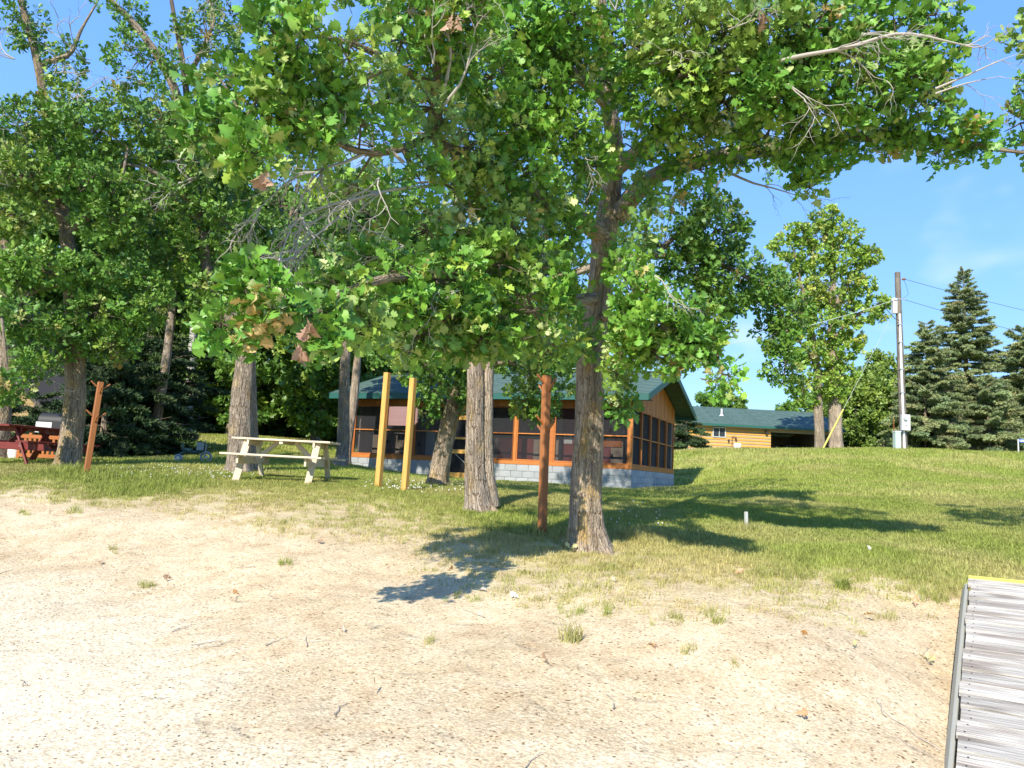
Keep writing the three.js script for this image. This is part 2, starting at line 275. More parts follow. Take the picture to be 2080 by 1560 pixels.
function rosetteLeaves(seed, n, droop) {                  // transforms of the leaves round a twig tip (axis +y)
  const R = rng(seed), out = [];
  for (let k = 0; k < n; k++) {
    const az = k * 2.4 + R() * 0.9, el = lerp(0.35, 1.75, Math.pow((k + R()) / n, 0.8)), s = lerp(0.7, 1.15, R());
    const m = new THREE.Matrix4().makeRotationY(az).multiply(new THREE.Matrix4().makeRotationX(el)).multiply(new THREE.Matrix4().makeRotationY((R() - 0.5) * 1.6)).multiply(new THREE.Matrix4().makeScale(s, s, s));
    m.premultiply(new THREE.Matrix4().makeTranslation(0, -0.35 * (k / n) + (R() - 0.5) * 0.1, 0)); out.push([m, Math.floor(R() * 4)]);
  }
  return out;
}
const ROS = {};
for (const [k, n] of [['fine', 7], ['mid', 8], ['coarse', 10]]) ROS[k] = [0, 1, 2, 3].map((v) => { const L = rosetteLeaves(100 + v * 7, n); return { leaves: L, geo: mergeGeometries(L.map(([m, q]) => LEAVES[k][q].clone().applyMatrix4(m))) }; });

const LEAFTONES_BASE = { // albedo, share
  near: [[0.075, 0.155, 0.030, 40], [0.10, 0.185, 0.036, 26], [0.055, 0.12, 0.03, 20], [0.17, 0.23, 0.05, 9], [0.20, 0.22, 0.10, 10], [0.27, 0.29, 0.20, 4], [0.27, 0.20, 0.12, 1.0], [0.24, 0.13, 0.07, 0.4]],
  mid: [[0.060, 0.125, 0.028, 40], [0.085, 0.16, 0.034, 28], [0.045, 0.095, 0.028, 22], [0.15, 0.20, 0.05, 8], [0.20, 0.21, 0.10, 4], [0.26, 0.16, 0.08, 0.4]],
  wood: [[0.050, 0.105, 0.024, 40], [0.075, 0.14, 0.03, 30], [0.036, 0.075, 0.022, 25], [0.12, 0.17, 0.04, 6]],
  sunny: [[0.13, 0.21, 0.042, 40], [0.17, 0.25, 0.05, 28], [0.09, 0.16, 0.035, 18], [0.24, 0.27, 0.07, 10], [0.28, 0.26, 0.13, 3]],
  shrub: [[0.10, 0.16, 0.035, 40], [0.13, 0.19, 0.04, 30], [0.07, 0.12, 0.03, 25]],
};
const LEAFTONES = Object.fromEntries(Object.entries(LEAFTONES_BASE).map(([k, l]) => [k, l.map(([r, g, b, n]) => [r * (k === 'near' ? 1.85 : k === 'wood' ? 2.0 : k === 'mid' ? 1.9 : 1.75), g * (k === 'near' ? 1.95 : k === 'wood' ? 1.9 : k === 'mid' ? 1.9 : 1.65), b * 1.2, n])]));
function tone(list, R) { let s = 0; for (const t of list) s += t[3]; let v = R() * s; for (const t of list) { v -= t[3]; if (v <= 0) { const k = lerp(0.8, 1.22, R()); return rgb(t[0] * k * lerp(0.92, 1.1, R()), t[1] * k, t[2] * k); } } }
const basis = (dir, roll, s, pos) => { const q = new THREE.Quaternion().setFromUnitVectors(UPV, dir).multiply(new THREE.Quaternion().setFromAxisAngle(UPV, roll)); return new THREE.Matrix4().compose(pos, q, V3(s, s, s)); };

// the gaps in the crowns through which the sun reaches the peg post and patches of the big trunk
const sunDir = sun.position.clone().sub(sun.target.position).normalize();
const GAPS = [[1101, 1060, 9.8, 0.17], [1101, 1000, 9.8, 0.17], [1102, 930, 9.8, 0.17], [1102, 860, 9.8, 0.17], [1103, 790, 9.8, 0.17], [1200, 1095, 9.0, 0.24], [1205, 1050, 9.0, 0.2], [1180, 985, 9.0, 0.15], [1200, 905, 9.0, 0.14], [1207, 850, 9.0, 0.13], [965, 990, 11.3, 0.16], [990, 800, 11.5, 0.15], [890, 950, 14.8, 0.18]].map(([x, y, D, r]) => [at(x, y, D), r]);
const inGap = (p) => GAPS.some(([g, r]) => { const v = p.clone().sub(g), k = v.dot(sunDir); return k > 0.35 && v.addScaledVector(sunDir, -k).length() < r; });
// limbs: arrays of [point, radius]; clumps: [centre, rx, ry, rz, count]
function buildTree(root, o) {
  const R = rng(o.seed), nodes = [], twigs = [], bigTwigs = [], roses = [];
  const inv = root.position.clone().negate();
  o.limbs.forEach((ctrl, k) => {
    const { pts, rad } = smooth(ctrl, k ? 0.16 : 0.11), g = tube(pts, rad, k ? 12 : 40, k ? 0.09 : 0.13, o.seed * 0.37 + k);
    g.translate(...inv.toArray()); part(root, k ? 'limb' : 'trunk', g, k ? BARK.limb : o.bark);
    const skip = k ? 0 : Math.floor(pts.length * (o.bare ?? 0.45)); for (let i = skip; i < pts.length; i++) nodes.push(pts[i]);
  });
  for (const [C, rx, ry, rz, n0] of o.clumps) {
    const n = Math.round(n0 * (o.more ?? 1)), own = tone(o.tones, R), keep = lerp(0.15, 0.45, R());
    let best = null, bd = 1e9; for (const p of nodes) { const d = p.distanceTo(C) + Math.max(0, p.y - C.y) * 0.3; if (d < bd) { bd = d; best = p; } }
    const local = [best];
    if (bd > 0.25) {
      const mid = best.clone().lerp(C, 0.5).add(V3((R() - 0.5) * bd * 0.25, (R() - 0.3) * bd * 0.25, (R() - 0.5) * bd * 0.25));
      const r0 = clamp(bd * 0.014, 0.012, 0.06), s = smooth([[best, r0], [mid, r0 * 0.75], [C, r0 * 0.35]], 0.22);
      bigTwigs.push(tube(s.pts, s.rad, 6)); local.push(...s.pts.slice(Math.floor(s.pts.length * 0.35)));
    }
    const shell = o.shell ?? 0.5;
    const forks = []; const nf = Math.max(1, Math.round(n / 6));
    for (let k = 0; k < nf; k++) {
      const a = R() * 6.283, c = R() * 2 - 1, q = Math.sqrt(1 - c * c), rr = 0.35 + 0.4 * R(), p = V3(Math.cos(a) * q * rx * rr, c * ry * rr, Math.sin(a) * q * rz * rr).add(C);
      let b = local[0], dd = 1e9; for (const l of local) { const e = l.distanceTo(p); if (e < dd) { dd = e; b = l; } }
      const m = b.clone().lerp(p, 0.55).add(V3((R() - 0.5) * dd * 0.3, (R() - 0.2) * dd * 0.2, (R() - 0.5) * dd * 0.3)), s = smooth([[b, o.leaf * 0.07], [m, o.leaf * 0.055], [p, o.leaf * 0.035]], Math.max(0.18, dd / 4));
      bigTwigs.push(tube(s.pts, s.rad, 5)); forks.push(...s.pts.slice(1));
    }
    for (let k = 0; k < n; k++) {
      const a = R() * 6.283, c = R() * 2 - 1, q = Math.sqrt(1 - c * c), rr = lerp(shell, 1.05, Math.sqrt(R())), p = V3(Math.cos(a) * q * rx * rr, c * ry * rr, Math.sin(a) * q * rz * rr).add(C);
      if (inGap(p)) continue;
      let b = forks[0], dd = 1e9; for (const l of forks) { const e = l.distanceTo(p); if (e < dd) { dd = e; b = l; } }
      const dir = p.clone().sub(b); if (dir.length() < 1e-3) dir.set(0, 1, 0);
      if (o.twigEvery && k % o.twigEvery === 0) { const m = b.clone().lerp(p, 0.5).add(V3((R() - 0.5) * dd * 0.25, R() * dd * 0.12, (R() - 0.5) * dd * 0.25)); twigs.push(tube([b, m, p], [o.leaf * 0.03, o.leaf * 0.024, o.leaf * 0.014], 3)); }
      dir.normalize().add(V3((R() - 0.5) * 0.8, (R() - 0.35) * 0.7, (R() - 0.5) * 0.8)).normalize();
      roses.push({ m: basis(dir, R() * 6.283, o.leaf * lerp(0.75, 1.25, R()), p.clone().add(inv)), v: Math.floor(R() * 4), p, c: tone(o.tones, R).lerp(own, keep) });
    }
  }
  if (bigTwigs.length) { const g = mergeGeometries(bigTwigs); g.translate(...inv.toArray()); part(root, 'branches', g, BARK.limb).userData.kind = 'stuff'; }
  if (twigs.length) { const g = mergeGeometries(twigs); g.translate(...inv.toArray()); part(root, 'twigs', g, BARK.limb).userData.kind = 'stuff'; }
  let list = roses;
  if (o.singles) {                                          // the leaves that show largest are parts of their own
    const proj = roses.map((r) => { const q = r.p.clone().project(camera); return { r, d: r.p.distanceTo(camera.position), in: Math.abs(q.x) < 1 && Math.abs(q.y) < 1 && q.z < 1 }; }).filter((e) => e.in).sort((a, b) => a.d - b.d);
    const mats = [...Array(14)].map((_, k) => { const m = leafMat.clone(); m.color.copy(tone(o.tones, R)); return m; });
    const chosen = new Set(); let made = 0;
    for (const e of proj) { const L = ROS[o.kind][e.r.v].leaves; if (made + L.length > o.singles) break; made += L.length; chosen.add(e.r); const mat = mats[Math.floor(R() * mats.length)]; for (const [m, q] of L) { const mesh = part(root, 'leaf', LEAVES[o.kind][q], mat); mesh.applyMatrix4(e.r.m.clone().multiply(m)); } }
    list = roses.filter((r) => !chosen.has(r));
  }
  for (let v = 0; v < 4; v++) {
    const mine = list.filter((r) => r.v === v); if (!mine.length) continue;
    const im = finish(new THREE.InstancedMesh(ROS[o.kind][v].geo, leafMat, mine.length)); im.name = 'foliage'; im.userData.kind = 'stuff';
    mine.forEach((r, k) => { im.setMatrixAt(k, r.m); im.setColorAt(k, r.c); }); root.add(im);
  }
  return root;
}
const limbPx = (list) => list.map(([x, y, D, r]) => [at(x, y, D), r]);
const clumpPx = (list, grow = 1) => list.map(([x, y, rx, ry, D, n, rz]) => { const k = D / F; return [at(x, y, D), rx * k * grow, ry * k * grow, (rz ?? Math.max(rx, ry) * 0.9) * k, n]; });
function deadSpray(root, start, dir, len, seed, n = 7, mat = deadMat, r0 = 0.012) {   // bare grey twigs, branching
  const R = rng(seed), gs = [], inv = root.position.clone().negate();
  const grow = (p, d, L, r, depth) => {
    const pts = [p.clone()], rad = [r]; let q = p.clone(), dd = d.clone();
    for (let i = 1; i <= 5; i++) { dd.add(V3((R() - 0.5) * 0.95, (R() - 0.55) * 0.8, (R() - 0.5) * 0.95)).normalize(); q = q.clone().addScaledVector(dd, L / 5); pts.push(q); rad.push(r * (1 - i / 6.5)); if (depth > 0 && i > 1 && R() < 0.8) grow(q, dd.clone().add(V3((R() - 0.5) * 1.7, (R() - 0.6) * 1.5, (R() - 0.5) * 1.7)).normalize(), L * lerp(0.35, 0.62, R()), r * 0.55, depth - 1); }
    gs.push(tube(pts, rad, 5));
  };
  for (let k = 0; k < n; k++) grow(start.clone(), dir.clone().add(V3((R() - 0.5) * 0.8, (R() - 0.5) * 0.8, (R() - 0.5) * 0.8)).normalize(), len * lerp(0.6, 1.1, R()), r0, 2);
  const g = mergeGeometries(gs); g.translate(...inv.toArray()); const m = part(root, 'dead_twigs', g, mat); m.userData.kind = 'stuff'; return m;
}

// ---- the big oak in the middle, leaning its low boughs towards the camera
{
  const b = onGround(at(1195, 1118, 9.2).x, 9.2), t = thing('oak_tree', 'big oak with lichened trunk beside the brown peg post, boughs spreading overhead', 'tree', b.toArray());
  const trunk = limbPx([[1197, 1128, 9.2, 0.295], [1196, 1105, 9.2, 0.238], [1193, 1070, 9.2, 0.201], [1190, 1000, 9.2, 0.184], [1194, 900, 9.2, 0.176], [1198, 800, 9.2, 0.172], [1200, 740, 9.2, 0.168], [1208, 660, 9.2, 0.156], [1220, 570, 9.2, 0.148], [1228, 480, 9.2, 0.152], [1240, 400, 9.2, 0.123], [1248, 300, 9.1, 0.107], [1238, 220, 9.0, 0.09], [1230, 100, 8.9, 0.074], [1215, -60, 8.8, 0.057], [1200, -300, 8.7, 0.025]]);
  const limbs = [trunk,
    limbPx([[1225, 480, 9.15, 0.12], [1190, 455, 8.9, 0.11], [1120, 415, 8.4, 0.10], [1050, 380, 7.9, 0.085], [960, 330, 7.2, 0.065], [880, 270, 6.6, 0.055], [890, 180, 6.2, 0.045], [880, 40, 5.9, 0.03], [860, -80, 5.8, 0.015]]),
    limbPx([[1250, 440, 9.2, 0.13], [1320, 365, 9.0, 0.11], [1420, 325, 8.6, 0.10], [1520, 308, 8.2, 0.09], [1640, 296, 7.8, 0.075], [1740, 278, 7.5, 0.06], [1840, 275, 7.3, 0.045], [1960, 295, 7.1, 0.03], [2080, 310, 7.0, 0.015]]),
    limbPx([[1250, 345, 9.1, 0.10], [1300, 305, 8.8, 0.09], [1360, 260, 8.3, 0.075], [1430, 195, 7.8, 0.06], [1520, 160, 7.3, 0.05], [1640, 130, 6.9, 0.04], [1760, 110, 6.7, 0.03], [1880, 120, 6.5, 0.015]]),
    limbPx([[1218, 604, 9.2, 0.075], [1140, 610, 8.5, 0.06], [1040, 590, 7.8, 0.05], [940, 565, 7.0, 0.045], [840, 560, 6.3, 0.04], [760, 572, 5.8, 0.034], [690, 600, 5.5, 0.03], [620, 650, 5.2, 0.022], [560, 655, 5.0, 0.012]]),
    limbPx([[880, 270, 6.6, 0.04], [820, 300, 6.3, 0.035], [740, 310, 6.0, 0.03], [660, 280, 5.7, 0.022], [560, 250, 5.4, 0.015], [460, 250, 5.2, 0.008]]),
    limbPx([[890, 180, 6.2, 0.035], [800, 130, 5.9, 0.03], [720, 90, 5.6, 0.022], [620, 70, 5.3, 0.014]]),
    limbPx([[1214, 645, 9.2, 0.05], [1300, 640, 8.4, 0.04], [1370, 650, 7.8, 0.03], [1440, 680, 7.4, 0.02], [1468, 760, 7.2, 0.01]]),
    limbPx([[1238, 220, 9.0, 0.07], [1180, 160, 8.2, 0.06], [1110, 100, 7.4, 0.045], [1040, 20, 6.9, 0.03], [980, -80, 6.6, 0.015]]),
    limbPx([[1236, 180, 8.9, 0.06], [1320, 90, 8.2, 0.05], [1400, 30, 7.5, 0.035], [1480, -50, 7.0, 0.02]]),
  ];
  const clumps = clumpPx([
    [470, 665, 55, 42, 4.9, 13], [545, 610, 55, 55, 4.9, 18], [505, 560, 30, 45, 5, 7], [660, 650, 45, 55, 5.2, 11], [690, 590, 70, 40, 5.6, 14], [640, 700, 40, 20, 5.2, 5],
    [430, 270, 60, 60, 5.2, 15], [500, 230, 60, 60, 5.3, 15], [520, 310, 60, 45, 5.1, 13], [400, 190, 40, 40, 5.4, 6], [560, 160, 60, 60, 5.3, 18], [600, 60, 90, 70, 5.2, 30], [650, 230, 70, 60, 5.5, 20], [720, 120, 80, 80, 5.5, 30], [620, 290, 60, 50, 5.6, 12], [440, 150, 30, 30, 5.6, 5],
    [820, 60, 90, 70, 5.8, 34], [760, 220, 80, 70, 5.8, 26], [900, 100, 80, 90, 6.2, 34], [860, 230, 70, 60, 6.2, 20], [940, 30, 70, 50, 5.8, 28], [1000, 160, 80, 90, 6.8, 36], [950, 300, 70, 60, 6.6, 24], [830, 340, 80, 50, 6.3, 14], [1050, 60, 80, 70, 7, 34], [1040, 260, 80, 70, 7, 34],
    [1120, 150, 90, 90, 7.2, 50], [1150, 60, 90, 60, 7, 40], [1120, 260, 90, 60, 7.3, 36], [1180, 330, 60, 50, 7.6, 18], [1060, 340, 70, 40, 7, 16],
    [930, 390, 70, 40, 6.8, 14], [700, 400, 70, 40, 6.5, 9], [780, 440, 70, 50, 6.5, 11], [870, 470, 70, 60, 6.8, 22], [960, 470, 80, 60, 7, 28], [1040, 460, 70, 60, 7.2, 24], [1000, 540, 90, 60, 7, 38], [900, 560, 90, 60, 6.6, 32], [1090, 540, 70, 50, 7.4, 26], [800, 540, 80, 50, 6.2, 18], [820, 610, 80, 50, 6.3, 24], [740, 660, 50, 40, 5.8, 9], [900, 640, 80, 50, 6.6, 34], [990, 640, 80, 50, 7, 36], [1080, 630, 80, 60, 7.3, 36], [850, 690, 60, 50, 6.5, 15], [950, 690, 70, 40, 7, 22], [1040, 690, 80, 40, 7.3, 26], [1120, 700, 60, 40, 7.8, 18], [1140, 620, 50, 50, 8, 16], [1160, 500, 40, 40, 8, 8],
    [1290, 590, 60, 50, 7.6, 20], [1330, 650, 80, 60, 7.4, 38], [1400, 660, 60, 60, 7.3, 30], [1290, 700, 60, 50, 7.8, 22], [1370, 715, 70, 40, 7.5, 28], [1430, 690, 40, 40, 7.3, 15], [1472, 768, 26, 34, 7.2, 9], [1270, 540, 40, 40, 8, 8], [1262, 810, 32, 50, 8.6, 12], [1255, 760, 36, 46, 8.4, 10],
    [1280, 90, 90, 90, 7.4, 40], [1330, 200, 80, 60, 7.6, 34], [1390, 60, 90, 70, 7, 44], [1400, 150, 80, 60, 7, 36], [1470, 90, 80, 70, 6.8, 38], [1480, 220, 80, 50, 7.3, 34], [1560, 60, 80, 60, 6.6, 34], [1560, 180, 80, 60, 6.8, 36], [1650, 60, 80, 60, 6.6, 30], [1640, 160, 70, 60, 6.7, 28], [1730, 120, 70, 60, 6.6, 24], [1740, 40, 60, 40, 6.6, 14], [1830, 60, 70, 50, 6.5, 17], [1840, 150, 70, 60, 6.5, 24], [1900, 110, 50, 60, 6.5, 12], [1900, 30, 50, 40, 6.4, 7], [1750, 210, 70, 40, 6.8, 22], [1880, 200, 60, 50, 6.6, 16], [1660, 240, 80, 40, 7, 26], [1560, 270, 80, 36, 7.3, 22], [1420, 260, 80, 40, 7.6, 26], [1330, 280, 50, 30, 7.9, 10], [1640, 325, 56, 36, 7.3, 14], [1642, 378, 26, 26, 7.3, 6], [1770, 285, 70, 30, 7.2, 17], [1850, 270, 60, 30, 7, 12], [1950, 265, 60, 28, 6.9, 14], [1985, 300, 40, 22, 6.9, 7], [1900, 315, 20, 22, 7, 3], [1450, 325, 50, 20, 8, 7],
    [1100, 415, 60, 36, 7.5, 15], [1185, 415, 46, 40, 8.1, 9], [1150, 470, 50, 40, 7.9, 10], [1000, 385, 60, 40, 7, 14], [1285, 480, 46, 50, 8.4, 10], [1330, 395, 60, 26, 8.4, 9], [1420, 345, 60, 22, 8.1, 8], [1222, 540, 36, 40, 8.5, 5], [1180, 690, 46, 36, 8.6, 9], [1330, 330, 60, 30, 8.3, 10], [1230, 300, 40, 60, 8.4, 8], [1250, 180, 50, 60, 8.2, 12], [1540, 310, 60, 22, 7.7, 8], [1700, 300, 60, 22, 7.3, 9],
    [1000, -130, 250, 110, 7, 110], [1400, -130, 250, 110, 7.2, 110], [700, -100, 200, 80, 6, 50], [1200, -380, 300, 150, 8.5, 130], [1720, -80, 180, 50, 6.8, 36],
  ]);
  buildTree(t, { seed: 11, limbs, clumps, leaf: 0.15, kind: 'fine', tones: LEAFTONES.near, bark: BARK.oakWarm, twigEvery: 1, singles: 300, more: 1.85 });
  const dead = (list, seed, n = 3, r0 = 0.009) => { const p = limbPx(list), s = smooth(p, 0.15), g = tube(s.pts, s.rad, 6); g.translate(...t.position.clone().negate().toArray()); part(t, 'dead_branch', g, deadMat); const e = s.pts[s.pts.length - 1], d = e.clone().sub(s.pts[s.pts.length - 3]).normalize(); deadSpray(t, s.pts[Math.floor(s.pts.length * 0.55)], d, 0.5, seed, n, deadMat, r0); deadSpray(t, e, d, 0.35, seed + 1, n, deadMat, r0 * 0.8); };
  dead([[1390, 148, 7.3, 0.028], [1540, 136, 6.7, 0.024], [1620, 115, 6.4, 0.022], [1720, 97, 6.2, 0.018], [1830, 68, 6.1, 0.014], [1960, 92, 6.0, 0.007]], 301, 3);
  dead([[1900, 180, 6.3, 0.012], [1960, 155, 6.2, 0.009], [2020, 128, 6.1, 0.006], [2052, 115, 6.1, 0.003]], 303, 1, 0.004);
  dead([[1900, 190, 6.3, 0.01], [1960, 170, 6.2, 0.007], [2030, 155, 6.1, 0.003]], 305, 1, 0.004);
  dead([[1480, 350, 8.2, 0.016], [1530, 372, 8.0, 0.012], [1570, 382, 7.9, 0.008], [1622, 398, 7.8, 0.004]], 307, 2, 0.005);
  dead([[900, 200, 6.1, 0.02], [915, 90, 5.9, 0.014], [890, 30, 5.8, 0.008]], 309, 4);
  dead([[900, 215, 6.0, 0.016], [940, 160, 5.9, 0.01], [965, 60, 5.8, 0.005]], 311, 3, 0.006);
  dead([[960, 335, 7.0, 0.018], [880, 375, 6.5, 0.014], [800, 385, 6.2, 0.011], [720, 405, 6.0, 0.008], [640, 450, 5.8, 0.005]], 313, 4);
  dead([[820, 330, 6.2, 0.02], [780, 300, 6.1, 0.018], [700, 330, 5.9, 0.012], [600, 360, 5.8, 0.008], [530, 420, 5.7, 0.004]], 315, 5);
  dead([[740, 400, 6.0, 0.012], [660, 420, 5.8, 0.01], [600, 450, 5.7, 0.008], [570, 520, 5.6, 0.005]], 317, 4);
  dead([[690, 440, 5.9, 0.010], [640, 480, 5.8, 0.008], [600, 520, 5.7, 0.004]], 319, 4);
  dead([[1120, 410, 8.2, 0.014], [1105, 450, 7.9, 0.010], [1095, 510, 7.7, 0.005]], 321, 2, 0.005);
  for (const [x, y, D, dx, dy, sd] of [[1000, 400, 7.2, -1, -0.2, 341], [820, 500, 6.2, -0.8, 0.3, 343], [700, 250, 5.5, -0.3, 0.9, 345], [880, 130, 5.7, 0.4, 0.9, 347], [1180, 300, 7.4, -0.4, -0.9, 349], [1320, 130, 7.0, 0.7, 0.3, 351], [1480, 60, 6.4, 0.8, 0.1, 353], [1600, 170, 6.5, 0.8, -0.3, 355], [1330, 560, 7.2, 0.9, -0.2, 357], [1260, 600, 7.6, 0.8, -0.1, 359], [930, 590, 6.4, -0.6, -0.5, 361], [640, 350, 5.5, -0.8, -0.4, 363], [770, 360, 5.8, -0.3, -0.9, 365], [1750, 70, 6.2, 0.9, 0.3, 367], [1250, 20, 6.8, -0.2, 0.8, 369]]) deadSpray(t, at(x, y, D), V3(dx, dy, 0.35).normalize(), 0.55, sd, 2, deadMat, 0.008);
  // two sprays of withered leaves hanging at the bough's end
  const brown = leafMat.clone(); brown.color = rgb(0.42, 0.26, 0.16); const R = rng(5);
  for (const [x, y, D] of [[628, 652, 4.85], [606, 700, 4.8], [540, 345, 5.0], [920, 30, 5.5], [1545, 25, 6.2]]) for (let k = 0; k < 5; k++) { const m = part(t, 'withered_leaf', LEAVES.fine[3 - (k % 2) * 3], brown); const p = at(x + (R() - 0.5) * 20, y + (R() - 0.5) * 16, D).sub(t.position); m.applyMatrix4(basis(V3((R() - 0.5) * 1.1, -0.9, (R() - 0.5) * 1.1).normalize(), R() * 6.28, 0.14, p)); m.userData.label = 'dry brown leaf hanging from the bough'; }
}

// ---- the other oaks
const OAKS = 'oaks standing on the grass';
function oakThing(name, label, px, py, D) { const p = at(px, py, D), b = onGround(p.x, D); return thing(name, label, 'tree', b.toArray(), 0, OAKS); }
{
  const t = oakThing('oak_tree', 'twin-stemmed oak with fused trunks standing behind the peg post', 972, 1036, 11.5);
  buildTree(t, { seed: 21, more: 1.5, bark: BARK.oak, leaf: 0.15, kind: 'mid', tones: LEAFTONES.mid, twigEvery: 4, bare: 0.55,
    limbs: [limbPx([[975, 1046, 11.5, 0.247], [972, 1020, 11.5, 0.184], [966, 960, 11.5, 0.147], [966, 880, 11.5, 0.137], [966, 780, 11.5, 0.127], [962, 690, 11.6, 0.11], [950, 560, 11.8, 0.089], [930, 420, 12, 0.068], [920, 250, 12.2, 0.041], [920, 60, 12.4, 0.013]]),
      limbPx([[992, 1030, 11.6, 0.178], [986, 960, 11.6, 0.137], [985, 860, 11.6, 0.123], [988, 760, 11.65, 0.113], [1000, 660, 11.9, 0.095], [1060, 520, 12.2, 0.068], [1100, 380, 12.5, 0.048], [1120, 200, 12.8, 0.021]]),
      limbPx([[1010, 640, 12, 0.08], [1150, 560, 12.4, 0.07], [1330, 520, 12.6, 0.055], [1470, 540, 12.8, 0.045], [1560, 600, 13, 0.03], [1600, 680, 13, 0.02], [1590, 780, 13, 0.01]]),
      limbPx([[1330, 520, 12.6, 0.05], [1400, 450, 12.6, 0.035], [1440, 400, 12.6, 0.015]])],
    clumps: clumpPx([[960, 600, 120, 90, 12, 70], [900, 450, 150, 100, 12.4, 80], [1100, 450, 130, 100, 12.6, 80], [1000, 280, 200, 120, 12.8, 110], [1450, 470, 80, 70, 12.6, 100], [1480, 570, 80, 70, 12.7, 110], [1430, 650, 60, 60, 12.6, 50], [1420, 400, 36, 40, 12.5, 30], [1410, 540, 60, 70, 12.6, 60], [1560, 590, 50, 44, 13, 46], [1610, 640, 46, 44, 13, 42], [1590, 740, 34, 46, 13, 34], [1570, 680, 36, 40, 13, 26], [1630, 800, 26, 22, 13, 10], [1330, 480, 90, 90, 12.6, 80], [1230, 640, 90, 70, 12.6, 50], [1120, 690, 80, 60, 12.2, 50], [820, 560, 100, 80, 12.2, 60], [760, 300, 120, 120, 12.6, 80], [1300, 250, 150, 120, 13, 80], [1550, 300, 100, 60, 13.2, 20], [1000, 60, 260, 100, 12.8, 110], [720, 160, 130, 110, 13.2, 90], [880, 180, 130, 110, 13.4, 90], [1060, 160, 130, 110, 13.4, 90], [1220, 120, 130, 110, 13.4, 80], [760, 420, 120, 90, 13.2, 70], [1000, 430, 140, 90, 13.4, 80], [1180, 380, 110, 90, 13.4, 60], [1420, 120, 130, 90, 13.6, 60], [1120, 580, 100, 70, 13.2, 50]]) });
}
{
  const t = oakThing('oak_tree', 'small oak with a leaning lichen-yellow trunk in front of the pavilion door', 890, 992, 15);
  buildTree(t, { seed: 31, bark: BARK.oakWarm, leaf: 0.15, kind: 'mid', tones: LEAFTONES.mid, twigEvery: 4, bare: 0.6,
    limbs: [limbPx([[888, 998, 15, 0.25], [890, 975, 15, 0.19], [899, 920, 15, 0.175], [912, 860, 15, 0.165], [926, 810, 15, 0.155], [940, 760, 15, 0.13], [950, 680, 15, 0.1], [945, 560, 15.2, 0.06], [930, 440, 15.3, 0.02]]),
      limbPx([[935, 775, 15, 0.07], [1000, 740, 14.8, 0.06], [1070, 745, 14.5, 0.04], [1090, 800, 14.4, 0.02]]),
      limbPx([[925, 800, 15, 0.05], [880, 760, 14.8, 0.04], [850, 720, 14.6, 0.02]])],
    clumps: clumpPx([[900, 790, 56, 46, 14.8, 70], [950, 800, 40, 44, 14.8, 40], [860, 740, 60, 50, 14.8, 50], [935, 720, 70, 50, 15, 70], [870, 830, 26, 26, 14.8, 14], [1062, 790, 34, 60, 14.4, 60], [1110, 810, 36, 60, 14.3, 50], [1140, 760, 40, 50, 14.4, 34], [1040, 720, 60, 40, 14.6, 40], [800, 700, 70, 50, 15, 40], [900, 620, 130, 70, 15.2, 90]]) });
}
{
  const t = oakThing('oak_tree', 'tall oak with a straight furrowed trunk behind the cream picnic table', 487, 958, 16);
  buildTree(t, { seed: 41, more: 1.6, bark: BARK.oak, leaf: 0.16, kind: 'mid', tones: LEAFTONES.mid, twigEvery: 4, bare: 0.5,
    limbs: [limbPx([[484, 972, 16, 0.311], [486, 945, 16, 0.252], [488, 880, 16, 0.229], [492, 800, 16, 0.211], [498, 730, 16, 0.192], [500, 690, 16, 0.178], [470, 645, 16, 0.148], [440, 610, 16, 0.126], [420, 545, 16, 0.115], [412, 470, 16, 0.104], [398, 380, 15.9, 0.089], [384, 240, 15.8, 0.074], [370, 120, 15.7, 0.059], [345, -20, 15.6, 0.037], [330, -200, 15.6, 0.015]]),
      limbPx([[512, 962, 16.5, 0.163], [512, 900, 16.6, 0.133], [510, 800, 16.6, 0.118], [512, 700, 16.6, 0.096], [540, 580, 16.6, 0.074], [590, 440, 16.5, 0.052], [620, 300, 16.4, 0.022]]),
      limbPx([[390, 300, 15.8, 0.1], [350, 170, 15.4, 0.09], [290, 70, 15, 0.075], [215, -10, 14.8, 0.05], [150, -80, 14.6, 0.02]]),
      limbPx([[400, 420, 15.9, 0.08], [345, 370, 15.5, 0.06], [290, 340, 15.2, 0.04], [220, 330, 15, 0.015]]),
      limbPx([[376, 170, 15.7, 0.06], [420, 80, 15.6, 0.045], [435, 30, 15.6, 0.03], [380, -60, 15.6, 0.015]])],
    clumps: clumpPx([[330, 240, 80, 50, 15, 60], [290, 120, 80, 60, 15, 60], [250, 30, 50, 40, 15, 20], [430, 330, 80, 70, 15.4, 80], [330, 420, 100, 60, 15.5, 100], [440, 450, 80, 60, 15.8, 80], [570, 420, 110, 90, 16.2, 100], [630, 520, 90, 70, 16.2, 80], [520, 140, 100, 100, 15.8, 90], [420, 70, 70, 50, 15.5, 40], [560, 560, 80, 60, 16.2, 70], [370, 520, 60, 60, 16, 60], [430, 590, 56, 46, 16, 50], [250, 300, 60, 40, 15.2, 40], [470, 20, 60, 40, 15.8, 30], [640, 250, 100, 80, 16.2, 60], [250, 210, 50, 40, 15, 36], [300, 500, 50, 50, 15.8, 30], [400, -120, 200, 80, 15.6, 60]]) });
  for (const [x, y, dx, dy, sd] of [[300, 170, -1, 0.5, 401], [180, 130, -0.6, 0.8, 403], [345, 160, 0.2, 0.9, 405], [330, 330, 0.9, 0.1, 407], [400, 360, -0.7, -0.6, 409], [420, 90, 0.3, 1, 411]]) deadSpray(t, at(x, y, 15.2), V3(dx, dy, 0.3).normalize(), 1.0, sd, 3, deadMat, 0.018);
}
